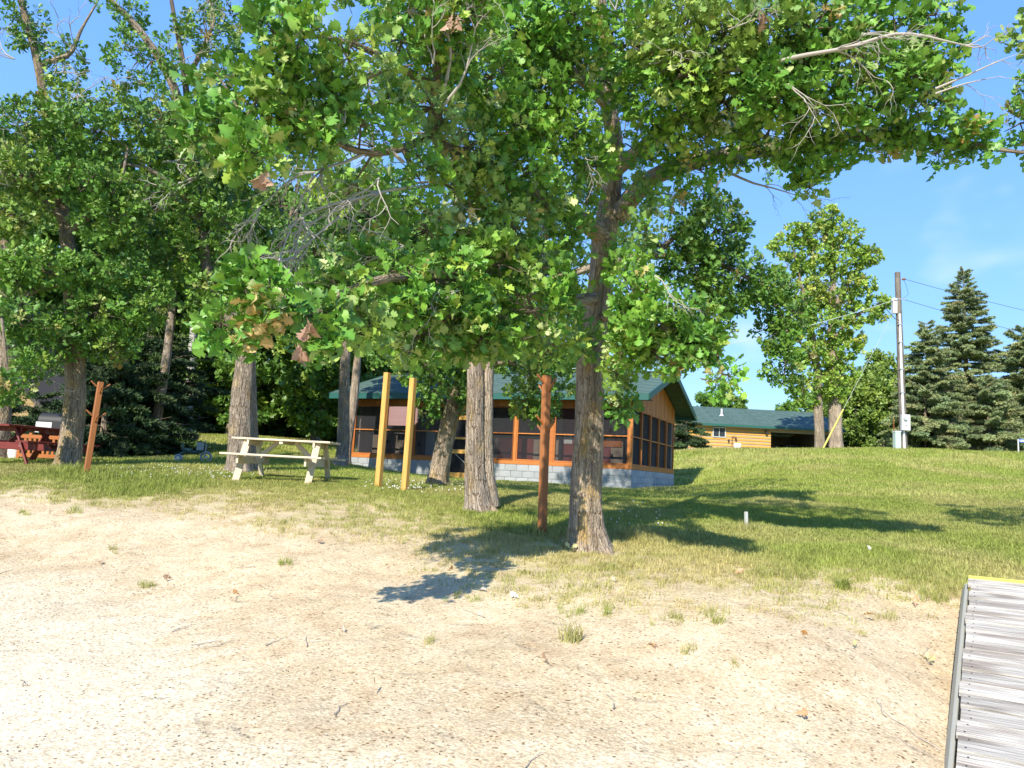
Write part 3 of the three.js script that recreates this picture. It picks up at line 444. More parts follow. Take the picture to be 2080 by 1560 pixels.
{
  const t = oakThing('oak_tree', 'oak with an orange-stained trunk between the red table and a peg post', 140, 946, 15);
  buildTree(t, { seed: 51, more: 1.6, bark: BARK.oakWarm, leaf: 0.16, kind: 'mid', tones: LEAFTONES.mid, twigEvery: 4, bare: 0.5,
    limbs: [limbPx([[134, 962, 15, 0.294], [138, 940, 15, 0.217], [146, 880, 15, 0.196], [153, 800, 15, 0.193], [152, 720, 15, 0.175], [150, 640, 15, 0.164], [146, 570, 15, 0.154], [138, 500, 15, 0.133], [128, 430, 15, 0.112], [108, 320, 15, 0.098], [90, 200, 15, 0.084], [70, 100, 15, 0.077], [45, 10, 15, 0.063], [20, -120, 15, 0.028]]),
      limbPx([[135, 450, 15, 0.12], [70, 400, 14.6, 0.1], [40, 370, 14.2, 0.07], [-30, 330, 14, 0.03]]),
      limbPx([[146, 580, 15, 0.1], [110, 575, 14.6, 0.08], [50, 600, 14, 0.05], [0, 620, 13.8, 0.02]]),
      limbPx([[140, 470, 15, 0.1], [200, 420, 14.8, 0.07], [240, 380, 14.6, 0.04], [260, 300, 14.6, 0.02]]),
      limbPx([[80, 130, 15, 0.06], [140, 110, 15, 0.05], [165, 60, 15, 0.03], [200, 0, 15, 0.015]])],
    clumps: clumpPx([[50, 250, 70, 50, 14.3, 60], [165, 270, 80, 60, 14.5, 80], [50, 350, 70, 50, 14.2, 80], [180, 370, 80, 50, 14.5, 90], [40, 440, 60, 50, 14.2, 60], [220, 450, 70, 50, 14.7, 80], [90, 540, 80, 50, 14.2, 80], [220, 550, 70, 60, 14.8, 80], [210, 640, 80, 46, 14.8, 80], [60, 650, 60, 50, 14, 50], [130, 130, 50, 50, 15, 26], [50, 60, 46, 56, 15, 30], [290, 610, 60, 60, 15, 60], [20, 790, 34, 36, 13.4, 24], [20, 560, 40, 50, 14, 40], [100, 690, 70, 40, 14.4, 46], [66, 740, 44, 34, 14, 30], [230, 700, 60, 36, 15, 46], [-90, 400, 120, 150, 14.5, 100], [130, 210, 60, 40, 14.6, 40]]) });
  for (const [x, y, dx, dy, sd] of [[60, 390, -0.8, 0.4, 501], [60, 300, -0.5, 0.9, 503], [30, 120, -1, 0.2, 505], [110, 150, 0.9, 0.5, 507], [95, 690, 0.1, -1, 509], [110, 700, -0.2, -1, 511], [150, 200, 0.7, 0.6, 513], [40, 500, -0.4, -0.8, 515]]) deadSpray(t, at(x, y, 14.2), V3(dx, dy, 0.3).normalize(), 0.9, sd, 3, deadMat, 0.014);
}
{
  const t = oakThing('oak_tree', 'dark leaning oak trunk behind the red picnic table', 2, 925, 17);
  buildTree(t, { seed: 61, bark: BARK.oak, leaf: 0.16, kind: 'mid', tones: LEAFTONES.mid, twigEvery: 6, bare: 0.5,
    limbs: [limbPx([[-6, 935, 17, 0.26], [-2, 900, 17, 0.2], [4, 820, 17, 0.19], [12, 740, 17, 0.18], [16, 640, 17, 0.17], [10, 520, 17, 0.14], [-20, 380, 17, 0.1], [-60, 200, 17, 0.04]]), limbPx([[14, 560, 17, 0.08], [-40, 470, 16.6, 0.06], [-100, 420, 16.4, 0.02]])],
    clumps: clumpPx([[-40, 420, 120, 90, 17, 80], [-120, 250, 150, 120, 17, 80], [30, 640, 70, 60, 17, 60], [-60, 600, 90, 80, 17, 60]]) });
}

{ // an oak standing beyond the right edge: a bough of it shows beside the dock's far sky, and its crown shades the lawn
  const b = onGround(9.3, 9.4), t = thing('oak_tree', 'oak beyond the dock whose leafy bough tip reaches in beside the long limb', 'tree', b.toArray(), 0, OAKS), P = (x, y, D) => V3(x, y, -D);
  buildTree(t, { seed: 66, bark: BARK.oak, leaf: 0.14, kind: 'mid', tones: LEAFTONES.near, twigEvery: 2, bare: 0.5,
    limbs: [[[P(9.3, b.y - 0.15, 9.4), 0.34], [P(9.3, b.y + 0.4, 9.4), 0.24], [P(9.2, b.y + 2, 9.4), 0.21], [P(9.3, b.y + 4, 9.3), 0.17], [P(9.4, b.y + 6.5, 9.2), 0.1], [P(9.4, b.y + 9, 9.2), 0.03]], [[P(9.25, b.y + 3, 9.35), 0.1], [P(8.0, b.y + 4.3, 8.8), 0.07], [P(6.4, b.y + 4.6, 8.0), 0.03]], [[P(9.3, b.y + 4, 9.3), 0.1], [P(10.6, b.y + 5.2, 9), 0.06], [P(11.6, b.y + 5.5, 8.6), 0.02]]],
    clumps: [...clumpPx([[2072, 250, 40, 56, 8, 16], [2085, 175, 26, 26, 8, 6], [2120, 300, 50, 50, 8, 18], [2110, 80, 60, 50, 8, 16]]), [P(7.6, b.y + 5, 8.4), 0.9, 0.6, 0.9, 60], [P(8.6, b.y + 6, 8.8), 1.1, 0.7, 1, 70], [P(9.6, b.y + 7, 9.2), 1.4, 0.9, 1.3, 90], [P(10.8, b.y + 5.6, 8.8), 1.2, 0.8, 1.2, 70], [P(9.2, b.y + 4.6, 8.6), 0.9, 0.5, 0.8, 40], [P(5.5, b.y + 5.3, 6.8), 0.7, 0.3, 0.6, 36], [P(6.5, b.y + 5.3, 7.5), 0.9, 0.4, 0.8, 50], [P(6.0, b.y + 4.4, 7.3), 0.6, 0.3, 0.5, 24], [P(7.2, b.y + 5.9, 7.4), 0.9, 0.4, 0.8, 40]] });
}

// ---- trees of the wood behind, generic crowns
function woodTree(name, label, group, o) {
  const base = onGround(o.x, o.D), t = thing(name, label, 'tree', base.toArray(), 0, group), R = rng(o.seed);
  const H = o.h, lean = V3((R() - 0.5) * 0.8 + (o.lean ?? 0), 0, (R() - 0.5) * 0.6), p = (k) => base.clone().add(V3(0, H * k, 0)).addScaledVector(lean, k * k * H / 6).add(V3((R() - 0.5) * 0.2, 0, (R() - 0.5) * 0.2));
  base.y -= 0.15;
  const limbs = [[[p(0), o.r * 1.3], [p(0.06), o.r], [p(0.3), o.r * 0.85], [p(0.55), o.r * 0.6], [p(0.78), o.r * 0.35], [p(0.97), o.r * 0.08]]];
  const clumps = [], low = o.low ?? 0.3;
  for (let k = 0; k < o.n; k++) {
    const f = lerp(low, 1, (k + 0.5) / o.n), wide = o.w * Math.pow(Math.sin(Math.PI * clamp(lerp(0.16, 0.97, (f - low) / (1 - low)))), 0.7), a = k * 2.4 + R(), rr = wide * lerp(0.25, 0.75, R());
    const c = p(f * 0.97).add(V3(Math.cos(a) * rr, (R() - 0.5) * 0.5, Math.sin(a) * rr)), s = o.w * lerp(0.3, 0.5, R());
    clumps.push([c, s, s * lerp(0.55, 0.8, R()), s, Math.round(o.dens * lerp(0.8, 1.2, R()))]);
  }
  if (o.twin) limbs.push([[p(0).add(V3(0.55, 0, 0.1)), o.r * 1.2], [p(0.08).add(V3(0.55, 0, 0.1)), o.r * 0.95], [p(0.3).add(V3(0.75, 0, 0)), o.r * 0.8], [p(0.6).add(V3(0.9, 0, 0)), o.r * 0.45], [p(0.85).add(V3(0.8, 0, 0)), o.r * 0.1]]);
  return buildTree(t, { seed: o.seed, bark: o.bark ?? BARK.oak, leaf: o.leaf, kind: 'coarse', tones: o.tones, twigEvery: 0, bare: low * 0.8, limbs, clumps, shell: 0.3 });
}
const WOOD = 'trees of the wood behind the lawn';
[ // x as a photograph column, D, height, trunk radius, crown half width, clumps, density, low, leaf
  [60, 34, 15, 0.22, 3.4, 22, 46, 0.2], [170, 40, 16, 0.25, 3.8, 22, 46, 0.12], [290, 36, 15, 0.2, 3.4, 22, 46, 0.2], [318, 22, 11, 0.14, 2.2, 16, 40, 0.42], [400, 44, 17, 0.25, 4, 22, 48, 0.1], [470, 38, 13, 0.2, 3.4, 20, 46, 0.1], [560, 42, 15, 0.22, 3.8, 22, 48, 0.08], [640, 36, 12, 0.2, 3.2, 20, 48, 0.1], [705, 31, 12, 0.2, 2.8, 18, 44, 0.25], [735, 42, 14, 0.22, 3.4, 20, 46, 0.1], [830, 44, 15, 0.22, 3.6, 20, 44, 0.15], [950, 46, 14, 0.22, 3.6, 20, 44, 0.15], [1080, 46, 13, 0.22, 3.4, 18, 40, 0.15], [1200, 48, 11, 0.2, 3.2, 16, 40, 0.15], [-60, 38, 15, 0.22, 3.8, 20, 46, 0.1], [-160, 30, 14, 0.22, 3.6, 20, 46, 0.15], [220, 48, 15, 0.2, 3.8, 18, 46, 0.05], [340, 56, 17, 0.2, 4.2, 18, 50, 0.03], [520, 56, 16, 0.2, 4.2, 18, 50, 0.03], [640, 58, 15, 0.2, 4.2, 18, 50, 0.03], [100, 54, 17, 0.2, 4.2, 18, 50, 0.03], [440, 60, 18, 0.2, 4.4, 18, 50, 0.03],
].forEach(([px, D, h, r, w, n, dens, low], i) => woodTree('wood_tree', ['leafy tree in the wood behind the oaks', 'slim dark trunk of a tree standing in the shade behind the peg post'][i === 3 ? 1 : 0], i === 3 ? undefined : WOOD, { x: at(px, 900, D).x, D, h, r, w, n, dens, low, seed: 700 + i, leaf: i === 3 ? 0.26 : 0.36, tones: LEAFTONES.wood }));
woodTree('young_tree', 'slender tree beside the left end of the pavilion', undefined, { x: at(692, 940, 21.5).x, D: 21.5, h: 9, r: 0.17, w: 1.7, n: 12, dens: 34, low: 0.5, seed: 733, leaf: 0.24, tones: LEAFTONES.wood });
woodTree('young_tree', 'pale trunked tree touching the left corner of the pavilion', undefined, { x: at(704, 940, 24.6).x, D: 24.6, h: 8, r: 0.16, w: 1.5, n: 10, dens: 30, low: 0.55, seed: 735, leaf: 0.24, tones: LEAFTONES.wood, bark: BARK.far });
[[30, 38], [110, 42], [215, 40], [280, 45], [350, 47], [430, 46], [500, 42], [570, 46], [640, 43], [690, 40], [750, 46], [-60, 40], [600, 50], [535, 51], [665, 50], [460, 52]].forEach(([px, D], i) => woodTree('bush', 'low leafy bush at the edge of the wood', 'bushes along the edge of the wood', { x: at(px, 880, D).x, D, h: 3.6 + (i % 3) * 0.8, r: 0.07, w: 2.2, n: 9, dens: 60, low: 0.08, seed: 800 + i, leaf: 0.34, tones: LEAFTONES.wood }));
{ // birch
  const b = at(376, 908, 28); const base = onGround(b.x, 28), t = thing('birch_tree', 'white birch trunk leaning right in front of the wood', 'tree', base.toArray());
  buildTree(t, { seed: 71, bark: birchMat, leaf: 0.26, kind: 'coarse', tones: LEAFTONES.wood, twigEvery: 0, bare: 0.75, limbs: [[[base.clone().add(V3(0, -0.1, 0)), 0.2], ...limbPx([[379, 890, 28, 0.165], [384, 820, 28, 0.15], [388, 740, 28, 0.135], [395, 650, 28, 0.12], [402, 560, 28, 0.1], [410, 440, 28, 0.07], [415, 330, 28, 0.02]])]], clumps: clumpPx([[400, 520, 60, 50, 28, 50], [410, 430, 70, 60, 28, 50], [380, 480, 50, 50, 28, 40], [440, 560, 50, 40, 28, 30]]) });
}
// ---- the twin trunk tree by the garage
{
  const base = onGround(at(1672, 906, 41).x, 41), t = thing('maple_tree', 'tall bright green tree with two pale trunks in front of the garage', 'tree', base.toArray());
  const D = 41, B = (px, r) => [V3(at(px, 906, D).x, base.y - 0.2, -D), r];
  buildTree(t, { seed: 81, more: 1.6, bark: BARK.far, leaf: 0.22, kind: 'coarse', tones: LEAFTONES.sunny, twigEvery: 5, bare: 0.3,
    limbs: [[B(1698, 0.40), ...limbPx([[1698, 900, D, 0.34], [1696, 830, D, 0.32], [1692, 760, D, 0.28], [1690, 680, D, 0.22], [1692, 580, D, 0.16], [1690, 500, D, 0.09], [1688, 430, D, 0.025]])],
      [B(1664, 0.32), ...limbPx([[1665, 900, 40.8, 0.26], [1662, 830, 40.8, 0.24], [1660, 760, 40.8, 0.2], [1650, 680, 40.8, 0.15], [1630, 590, 40.8, 0.08], [1610, 500, 40.8, 0.025]])],
      limbPx([[1688, 640, D, 0.14], [1730, 560, D, 0.09], [1765, 520, D, 0.03]]), limbPx([[1684, 700, D, 0.12], [1740, 640, D, 0.08], [1785, 620, D, 0.03]]), limbPx([[1690, 560, D, 0.1], [1710, 480, D, 0.06], [1730, 450, D, 0.02]]), limbPx([[1660, 740, D, 0.1], [1620, 690, D, 0.07], [1580, 660, D, 0.02]])],
    clumps: clumpPx([[1680, 440, 34, 20, D, 34], [1660, 480, 50, 26, D, 56], [1710, 475, 40, 30, D, 50], [1620, 470, 34, 20, D, 30], [1590, 500, 30, 20, D, 24], [1650, 530, 50, 36, D, 70], [1720, 530, 50, 36, D, 70], [1765, 520, 28, 20, D, 30], [1600, 540, 34, 30, D, 36], [1690, 590, 60, 40, D, 90], [1630, 600, 50, 40, D, 70], [1745, 580, 34, 22, D, 36], [1785, 615, 26, 18, D, 26], [1740, 640, 46, 26, D, 56], [1680, 660, 60, 40, D, 90], [1615, 660, 40, 36, D, 56], [1710, 710, 44, 30, D, 60], [1650, 720, 54, 34, D, 76], [1700, 760, 40, 26, D, 50], [1650, 780, 46, 26, D, 56], [1690, 800, 34, 16, D, 30], [1650, 815, 26, 14, D, 20], [1735, 690, 24, 20, D, 20], [1575, 580, 24, 24, D, 20], [1790, 640, 16, 12, D, 8]]) });
}
// ---- hedgerow and distant trees on the right
[[1735, 56, 6.8, 2.6], [1770, 60, 8, 3], [1800, 58, 7, 2.8], [1712, 62, 7, 2.6], [1830, 62, 7.6, 3], [1860, 60, 6.5, 3], [1690, 66, 7, 3], [1900, 64, 7.5, 3.4], [2000, 62, 7, 3.2], [2060, 66, 8, 3.4], [2130, 60, 8, 3.4], [2200, 62, 8, 3.4]].forEach(([px, D, h, w], i) => woodTree('hedge_tree', 'feathery green tree in the thicket beyond the crest of the lawn', 'thicket trees beyond the lawn', { x: at(px, 900, D).x, D, h, r: 0.12, w, n: 14, dens: 70, low: 0.04, seed: 900 + i, leaf: 0.3, tones: LEAFTONES.shrub }));
woodTree('airy_tree', 'airy tree rising above the thicket beside the utility pole', undefined, { x: at(1795, 800, 66).x, D: 66, h: 11.4, r: 0.14, w: 2.2, n: 10, dens: 44, low: 0.62, seed: 931, leaf: 0.3, tones: LEAFTONES.shrub });
[[1424, 110, 12.5], [1462, 112, 12], [1484, 115, 12.8], [1500, 112, 12], [1585, 110, 11.2], [1612, 112, 11.8], [1640, 108, 12.2]].forEach(([px, D, h], i) => woodTree('distant_tree', 'distant treetop showing over the garage roof', 'distant treetops over the garage', { x: at(px, 830, D).x, D, h, r: 0.2, w: 2.3, n: 8, dens: 40, low: 0.5, seed: 950 + i, leaf: 0.42, tones: LEAFTONES.wood }));

// ---- spruces
const sprayGeo = [0, 1, 2].map((v) => {          // a bushy twig of needles, 1 m long
  const R = rng(60 + v), pos = [], col = [], nor = [];
  const blade = (p, d, L, w) => { const side = d.clone().cross(V3(R() - 0.5, R() - 0.5, R() - 0.5)).normalize(), a = p.clone().addScaledVector(side, w), b = p.clone().addScaledVector(side, -w), c = p.clone().addScaledVector(d, L), n = side.clone().cross(d).normalize(); for (const q of [a, b, c]) { pos.push(q.x, q.y, q.z); nor.push(n.x, n.y, n.z); const k = lerp(0.8, 1.2, R()); col.push(k, k, k); } };
  const twig = (p, d, L, n) => { for (let i = 0; i < n; i++) { const q = p.clone().addScaledVector(d, L * i / n); for (let s = 0; s < 3; s++) blade(q, d.clone().multiplyScalar(0.9).add(V3(R() - 0.5, R() - 0.4, R() - 0.5).multiplyScalar(1.7)).normalize(), 0.17, 0.032); } };
  twig(V3(0, 0, 0), V3(0, 0, 1), 1, 12);
  for (let i = 1; i < 8; i++) for (const sg of [-1, 1]) twig(V3(0, -0.02, i / 9), V3(sg * 0.9, -0.15 + (R() - 0.5) * 0.5, 0.7).normalize(), 0.5 * (1 - i / 11), 6);
  const g = new THREE.BufferGeometry(); g.setAttribute('position', new THREE.Float32BufferAttribute(pos, 3)); g.setAttribute('color', new THREE.Float32BufferAttribute(col, 3)); g.computeVertexNormals(); return g;
});
function spruce(name, label, o) {
  const base = onGround(o.x, o.D, -0.1), t = thing(name, label, 'spruce', base.toArray(), 0, o.group), R = rng(o.seed), H = o.h, lists = [[], [], []], br = [];
  part(t, 'trunk', tube([V3(0, 0, 0), V3(0.03, H * 0.4, 0), V3(0, H * 0.75, 0.03), V3(0, H, 0)], [o.r, o.r * 0.7, o.r * 0.35, 0.01], 9, 0.05, o.seed), BARK.far);
  const rows = Math.round(H * 3.6);
  for (let k = 0; k < rows; k++) {
    const f = lerp(o.low ?? 0.04, 0.985, k / (rows - 1)), len = (o.w * Math.pow(1 - f, o.pow ?? 0.8) + 0.14) * lerp(0.8, 1.12, R()), nb = Math.max(4, Math.round(5 + len * 1.6));
    for (let b = 0; b < nb; b++) {
      if (R() < (o.gap ?? 0.08)) continue;
      const a = b / nb * 6.283 + R() * 0.7 + k, L = len * lerp(0.7, 1.15, R()), dip = lerp(-0.28, 0.25, f) + (f > 0.88 ? 0.5 : 0) + (R() - 0.5) * 0.4, p0y = (R() - 0.5) * 0.5;
      const d = V3(Math.cos(a), dip, Math.sin(a)).normalize(), p0 = V3(0, Math.min(H - 0.05, H * f + p0y * (1 - f)), 0), end = p0.clone().addScaledVector(d, L); end.y += L * 0.1;
      br.push(tube([p0, p0.clone().addScaledVector(d, L * 0.5), end], [0.012 + L * 0.006, 0.008 + L * 0.003, 0.004], 4));
      const ns = Math.max(1, Math.round(L / 0.42));
      for (let q = 0; q < ns; q++) { const s0 = (q + 0.3 * R()) / ns, pt = p0.clone().addScaledVector(d, L * (0.12 + 0.78 * s0)), dd = d.clone().add(V3((R() - 0.5) * 0.9, -0.1 + (R() - 0.5) * 0.3, (R() - 0.5) * 0.9)).normalize(), z = dd, x = V3(0, 1, 0).cross(z).normalize(), y = z.clone().cross(x), sc = lerp(0.65, 1.0, R()) * (o.spray ?? 1) * (f > 0.9 ? 0.6 : 1); const m = new THREE.Matrix4().makeBasis(x, y, z).scale(V3(sc, sc, sc)).setPosition(pt); lists[Math.floor(R() * 3)].push([m, tone(o.tones, R)]); }
    }
  }
  part(t, 'branches', mergeGeometries(br), BARK.far).userData.kind = 'stuff';
  lists.forEach((l, v) => { const im = finish(new THREE.InstancedMesh(sprayGeo[v], needleMat, l.length)); im.name = 'foliage'; im.userData.kind = 'stuff'; l.forEach(([m, c], k) => { im.setMatrixAt(k, m); im.setColorAt(k, c); }); t.add(im); });
  return t;
}
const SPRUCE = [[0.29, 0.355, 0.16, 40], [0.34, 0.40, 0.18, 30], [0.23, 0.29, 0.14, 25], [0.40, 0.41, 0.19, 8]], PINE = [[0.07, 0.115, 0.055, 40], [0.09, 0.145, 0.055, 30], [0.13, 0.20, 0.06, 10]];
const topY = (px, py, D) => at(px, py, D).y;
const spruceAt = (label, px, top, D, o) => { const x = at(px, 915, D).x; return spruce('spruce_tree', label, { x, D, h: topY(px, top, D) - ground(x, D) + 0.1, seed: 1000 + px, tones: SPRUCE, ...o }); };
spruceAt('tallest spruce with a narrow broken top beside the utility pole wires', 1965, 548, 48, { w: 3.6, r: 0.24, gap: 0.16, pow: 0.85 });
spruceAt('shorter spruce pressed against the tallest one by the pole', 1886, 655, 46, { w: 2.6, r: 0.18, gap: 0.1, pow: 0.75 });
spruceAt('dense broad spruce beside the blue number sign', 2090, 668, 47, { w: 3.4, r: 0.22, gap: 0.04, pow: 0.62 });
spruceAt('low full spruce between the tall spruces', 2008, 775, 44.5, { w: 2.6, r: 0.12, gap: 0.03, pow: 0.5 });
spruceAt('low bushy spruce right behind the electric meter', 1880, 790, 44.5, { w: 2.8, r: 0.12, gap: 0.03, pow: 0.5 });
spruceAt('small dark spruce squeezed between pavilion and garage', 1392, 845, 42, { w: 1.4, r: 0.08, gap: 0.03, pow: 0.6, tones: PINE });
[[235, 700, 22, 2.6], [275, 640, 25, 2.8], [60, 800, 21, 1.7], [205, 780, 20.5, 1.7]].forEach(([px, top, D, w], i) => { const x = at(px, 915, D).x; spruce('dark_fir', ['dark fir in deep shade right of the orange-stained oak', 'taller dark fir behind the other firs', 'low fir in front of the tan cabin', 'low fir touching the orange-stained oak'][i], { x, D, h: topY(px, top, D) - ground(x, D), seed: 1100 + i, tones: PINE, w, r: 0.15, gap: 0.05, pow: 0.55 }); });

// ---------------------------------------------------------------- wood and paint
const grainTex = (seed, a, b, streak = 1) => tex(512, 512, (u, v, i, j) => { const g = pnoise(u * 3 + pnoise(u * 4, v * 4, 4, seed) * 0.3, v * 60, 4, seed + 1, 60), h = pnoise(u * 8, v * 180, 8, seed + 2, 180), k = clamp(g * 0.6 + h * 0.4 + (h2(i, j, seed + 3) - 0.5) * 0.2), m = (k - 0.5) * streak; return [0, 1, 2].map((q) => lerp(b[q], a[q], clamp(0.5 + m))); });
const painted = (seed, a, b, rough = 0.7, streak = 1) => std(0xffffff, rough, { map: grainTex(seed, a, b, streak) });
const STAIN = painted(201, [0.80, 0.52, 0.24], [0.66, 0.38, 0.15], 0.6), STAIN2 = painted(205, [0.74, 0.45, 0.21], [0.62, 0.35, 0.14], 0.6), YELLOW = painted(211, [0.86, 0.68, 0.37], [0.77, 0.56, 0.27], 0.7), PEGS = painted(221, [0.67, 0.43, 0.24], [0.57, 0.35, 0.18], 0.6, 0.7), CREAM = painted(231, [0.86, 0.80, 0.70], [0.80, 0.73, 0.62], 0.65, 0.7), RED = painted(241, [0.50, 0.20, 0.17], [0.40, 0.14, 0.12], 0.6), LOG = painted(251, [0.88, 0.66, 0.30], [0.80, 0.55, 0.21], 0.55), MAUVE = painted(261, [0.55, 0.44, 0.43], [0.49, 0.37, 0.36], 0.7, 0.9);
const GREENTRIM = std(rgb(0.022, 0.105, 0.088), 0.45), SOFFIT = std(rgb(0.035, 0.07, 0.06), 0.7), STEEL = std(rgb(0.55, 0.56, 0.57), 0.4, { metalness: 0.6 }), GREYBOX = std(rgb(0.60, 0.61, 0.60), 0.5), DARK = std(rgb(0.02, 0.02, 0.022), 0.6), WHITE = std(rgb(0.78, 0.77, 0.74), 0.6), ALU = std(rgb(0.42, 0.44, 0.43), 0.5, { metalness: 0.3 });
const shingleTex = (seed) => tex(1024, 512, (u, v, i, j) => { const c = Math.floor(u * 48), t = h2(c, Math.floor(v * 8), seed), n = h2(i, j, seed + 1), m = (t - 0.5) * 0.09 + (n - 0.5) * 0.12; return [0.27 + m, 0.355 + m, 0.31 + m]; });
const SHINGLE = [0, 1, 2].map((k) => { const t = shingleTex(271 + k * 3); t.repeat.set(1 / 7.3, 1); return std(0xffffff, 0.85, { map: t }); });
const blockTex = tex(256, 256, (u, v, i, j) => { const n = pnoise(u * 10, v * 10, 10, 281) * 0.5 + h2(i, j, 282) * 0.5, m = (n - 0.5) * 0.14; return [0.62 + m, 0.635 + m, 0.64 + m]; });
const BLOCK = [0.94, 1, 1.06, 0.88].map((k) => std(rgb(k, k, k), 0.9, { map: blockTex, bumpMap: blockTex, bumpScale: 0.004 })), MORTAR = std(rgb(0.46, 0.46, 0.45), 0.95), SCREEN = std(rgb(0.028, 0.03, 0.036), 0.8, { transparent: true, opacity: 0.3, side: THREE.DoubleSide });

// ---------------------------------------------------------------- pavilion
{
  const { L, W } = PAV, t = thing('screened_pavilion', 'screened pavilion of orange wood on grey blocks with green gable roof', 'pavilion', [PAV.x, PAV.y, -PAV.D], -PAV.a);
  const bh = 0.6, R = rng(91);
  const door = [3.86, 4.80];
  // block courses: each block a mesh, joints recessed against the mortar core
  part(t, 'mortar_core', mergeGeometries([boxGeo(door[0] - 0.1, bh + 0.35, 0.16, (door[0] - 0.1) / 2 + 0.02, bh / 2 - 0.18, -0.1), boxGeo(L - door[1] - 0.1, bh + 0.35, 0.16, (L + door[1] + 0.06) / 2, bh / 2 - 0.18, -0.1), boxGeo(0.16, bh + 0.35, W - 0.3, L - 0.1, bh / 2 - 0.18, -W / 2), boxGeo(0.16, bh + 0.35, W - 0.3, 0.1, bh / 2 - 0.18, -W / 2), boxGeo(L - 0.04, bh + 0.35, 0.16, L / 2, bh / 2 - 0.18, -W + 0.1)]), MORTAR);
  const bg = boxGeo(0.388, 0.19, 0.03), bgS = boxGeo(0.19, 0.19, 0.03), side = boxGeo(0.03, 0.19, 0.388);
  for (let c = -1; c < 3; c++) {
    for (let x = (c & 1) * -0.2; x < L - 0.05; x += 0.4) { const a = Math.max(0, x), b = Math.min(L, x + 0.4); if (b > door[0] - 0.08 && a < door[1] + 0.08) continue; const w = b - a; const m = part(t, 'block', w > 0.35 ? bg : bgS, BLOCK[Math.floor(R() * 4)]); m.position.set((a + b) / 2, c * 0.2 + 0.1, -0.012 + (R() - 0.5) * 0.003); if (w > 0.35 && w < 0.39) m.scale.x = w / 0.4; if (w < 0.18) m.scale.x = w / 0.2; }
    for (let z = (c & 1) * -0.2 + 0.02; z < W; z += 0.4) { const a = Math.max(0.02, z), b = Math.min(W, z + 0.4), w = b - a; if (w < 0.05) continue; const m = part(t, 'block', side, BLOCK[Math.floor(R() * 4)]); m.position.set(L - 0.012, c * 0.2 + 0.1, -(a + b) / 2); m.scale.z = w / 0.4; }
  }
  const beam = (name, w, h, d, x, y, z, mat) => part(t, name, boxGeo(w, h, d, x, y, z), mat);
  beam('sill_plate', door[0] - 0.05, 0.11, 0.15, (door[0] - 0.05) / 2, bh + 0.058, -0.07, STAIN); beam('sill_plate', L - door[1] - 0.05, 0.11, 0.15, (L + door[1] + 0.05) / 2, bh + 0.058, -0.07, STAIN); beam('sill_plate', 0.15, 0.11, W - 0.16, L - 0.07, bh + 0.058, -W / 2 - 0.075, STAIN2);
  const y0 = bh + 0.115, yT = 2.42, yM = 1.57, bay = L / 8, gb = (W - 0.08) / 5;
  const screenBay = (x0, x1) => {
    const w = x1 - x0, f = part(t, 'screen_frame', mergeGeometries([boxGeo(w, 0.05, 0.06, (x0 + x1) / 2, y0 + 0.027, -0.05), boxGeo(w, 0.05, 0.06, (x0 + x1) / 2, yT - 0.025, -0.05), boxGeo(0.045, yT - y0 - 0.104, 0.06, x0 + 0.023, (y0 + yT) / 2, -0.05), boxGeo(0.045, yT - y0 - 0.104, 0.06, x1 - 0.023, (y0 + yT) / 2, -0.05)]), STAIN2);
    part(f, 'rail', boxGeo(w - 0.096, 0.032, 0.05, (x0 + x1) / 2, yM, -0.05), STAIN); part(f, 'screen', boxGeo(w - 0.09, yT - y0 - 0.1, 0.004, (x0 + x1) / 2, (y0 + yT) / 2, -0.085), SCREEN);
  };
  for (let k = 0; k < 8; k++) { if (k === 3) continue; screenBay(k * bay + (k ? 0.045 : 0.11), (k + 1) * bay - (k < 7 ? 0.045 : 0.11)); }
  for (let k = 1; k < 8; k++) { if (k === 4) continue; part(t, 'stud', boxGeo(0.085, yT - y0, 0.09, k * bay, (y0 + yT) / 2, -0.055), k % 2 ? STAIN : STAIN2); }
  for (const x of [0.055, L - 0.055]) part(t, 'corner_post', boxGeo(0.105, 2.75 - y0, 0.105, x, (y0 + 2.75) / 2, -0.056), STAIN);
  screenBay(door[1] + 0.14, 5 * bay - 0.045); part(t, 'door_jamb', boxGeo(0.09, yT, 0.1, door[1] + 0.09, yT / 2, -0.06), YELLOW); part(t, 'door_jamb', boxGeo(0.09, yT, 0.1, door[0] - 0.05, yT / 2, -0.06), YELLOW);
  { // screen door
    const d = part(t, 'screen_door', mergeGeometries([boxGeo(0.1, 2.05, 0.04, door[0] + 0.06, 1.08, -0.03), boxGeo(0.1, 2.05, 0.04, door[1] - 0.02, 1.08, -0.03), boxGeo(0.74, 0.2, 0.04, (door[0] + door[1]) / 2 + 0.02, 0.155, -0.03), boxGeo(0.74, 0.13, 0.04, (door[0] + door[1]) / 2 + 0.02, 0.93, -0.03), boxGeo(0.74, 0.07, 0.04, (door[0] + door[1]) / 2 + 0.02, 1.36, -0.03), boxGeo(0.74, 0.14, 0.04, (door[0] + door[1]) / 2 + 0.02, 2.03, -0.03)]), YELLOW);
    part(d, 'screen', boxGeo(0.74, 1.75, 0.004, (door[0] + door[1]) / 2 + 0.02, 1.1, -0.055), SCREEN); part(d, 'door_brace', barBetween(V3(door[0] + 0.3, 0.86, -0.028), V3(door[1] - 0.05, 0.42, -0.028), 0.012, 0.012), WHITE); part(d, 'door_handle', boxGeo(0.02, 0.14, 0.03, door[0] + 0.06, 1.05, 0.006), STEEL);
    beam('door_header', 0.9, 0.1, 0.1, (door[0] + door[1]) / 2 + 0.02, 2.19, -0.06, YELLOW); beam('door_header', 0.9, 0.17, 0.06, (door[0] + door[1]) / 2 + 0.02, 2.33, -0.06, YELLOW);
  }
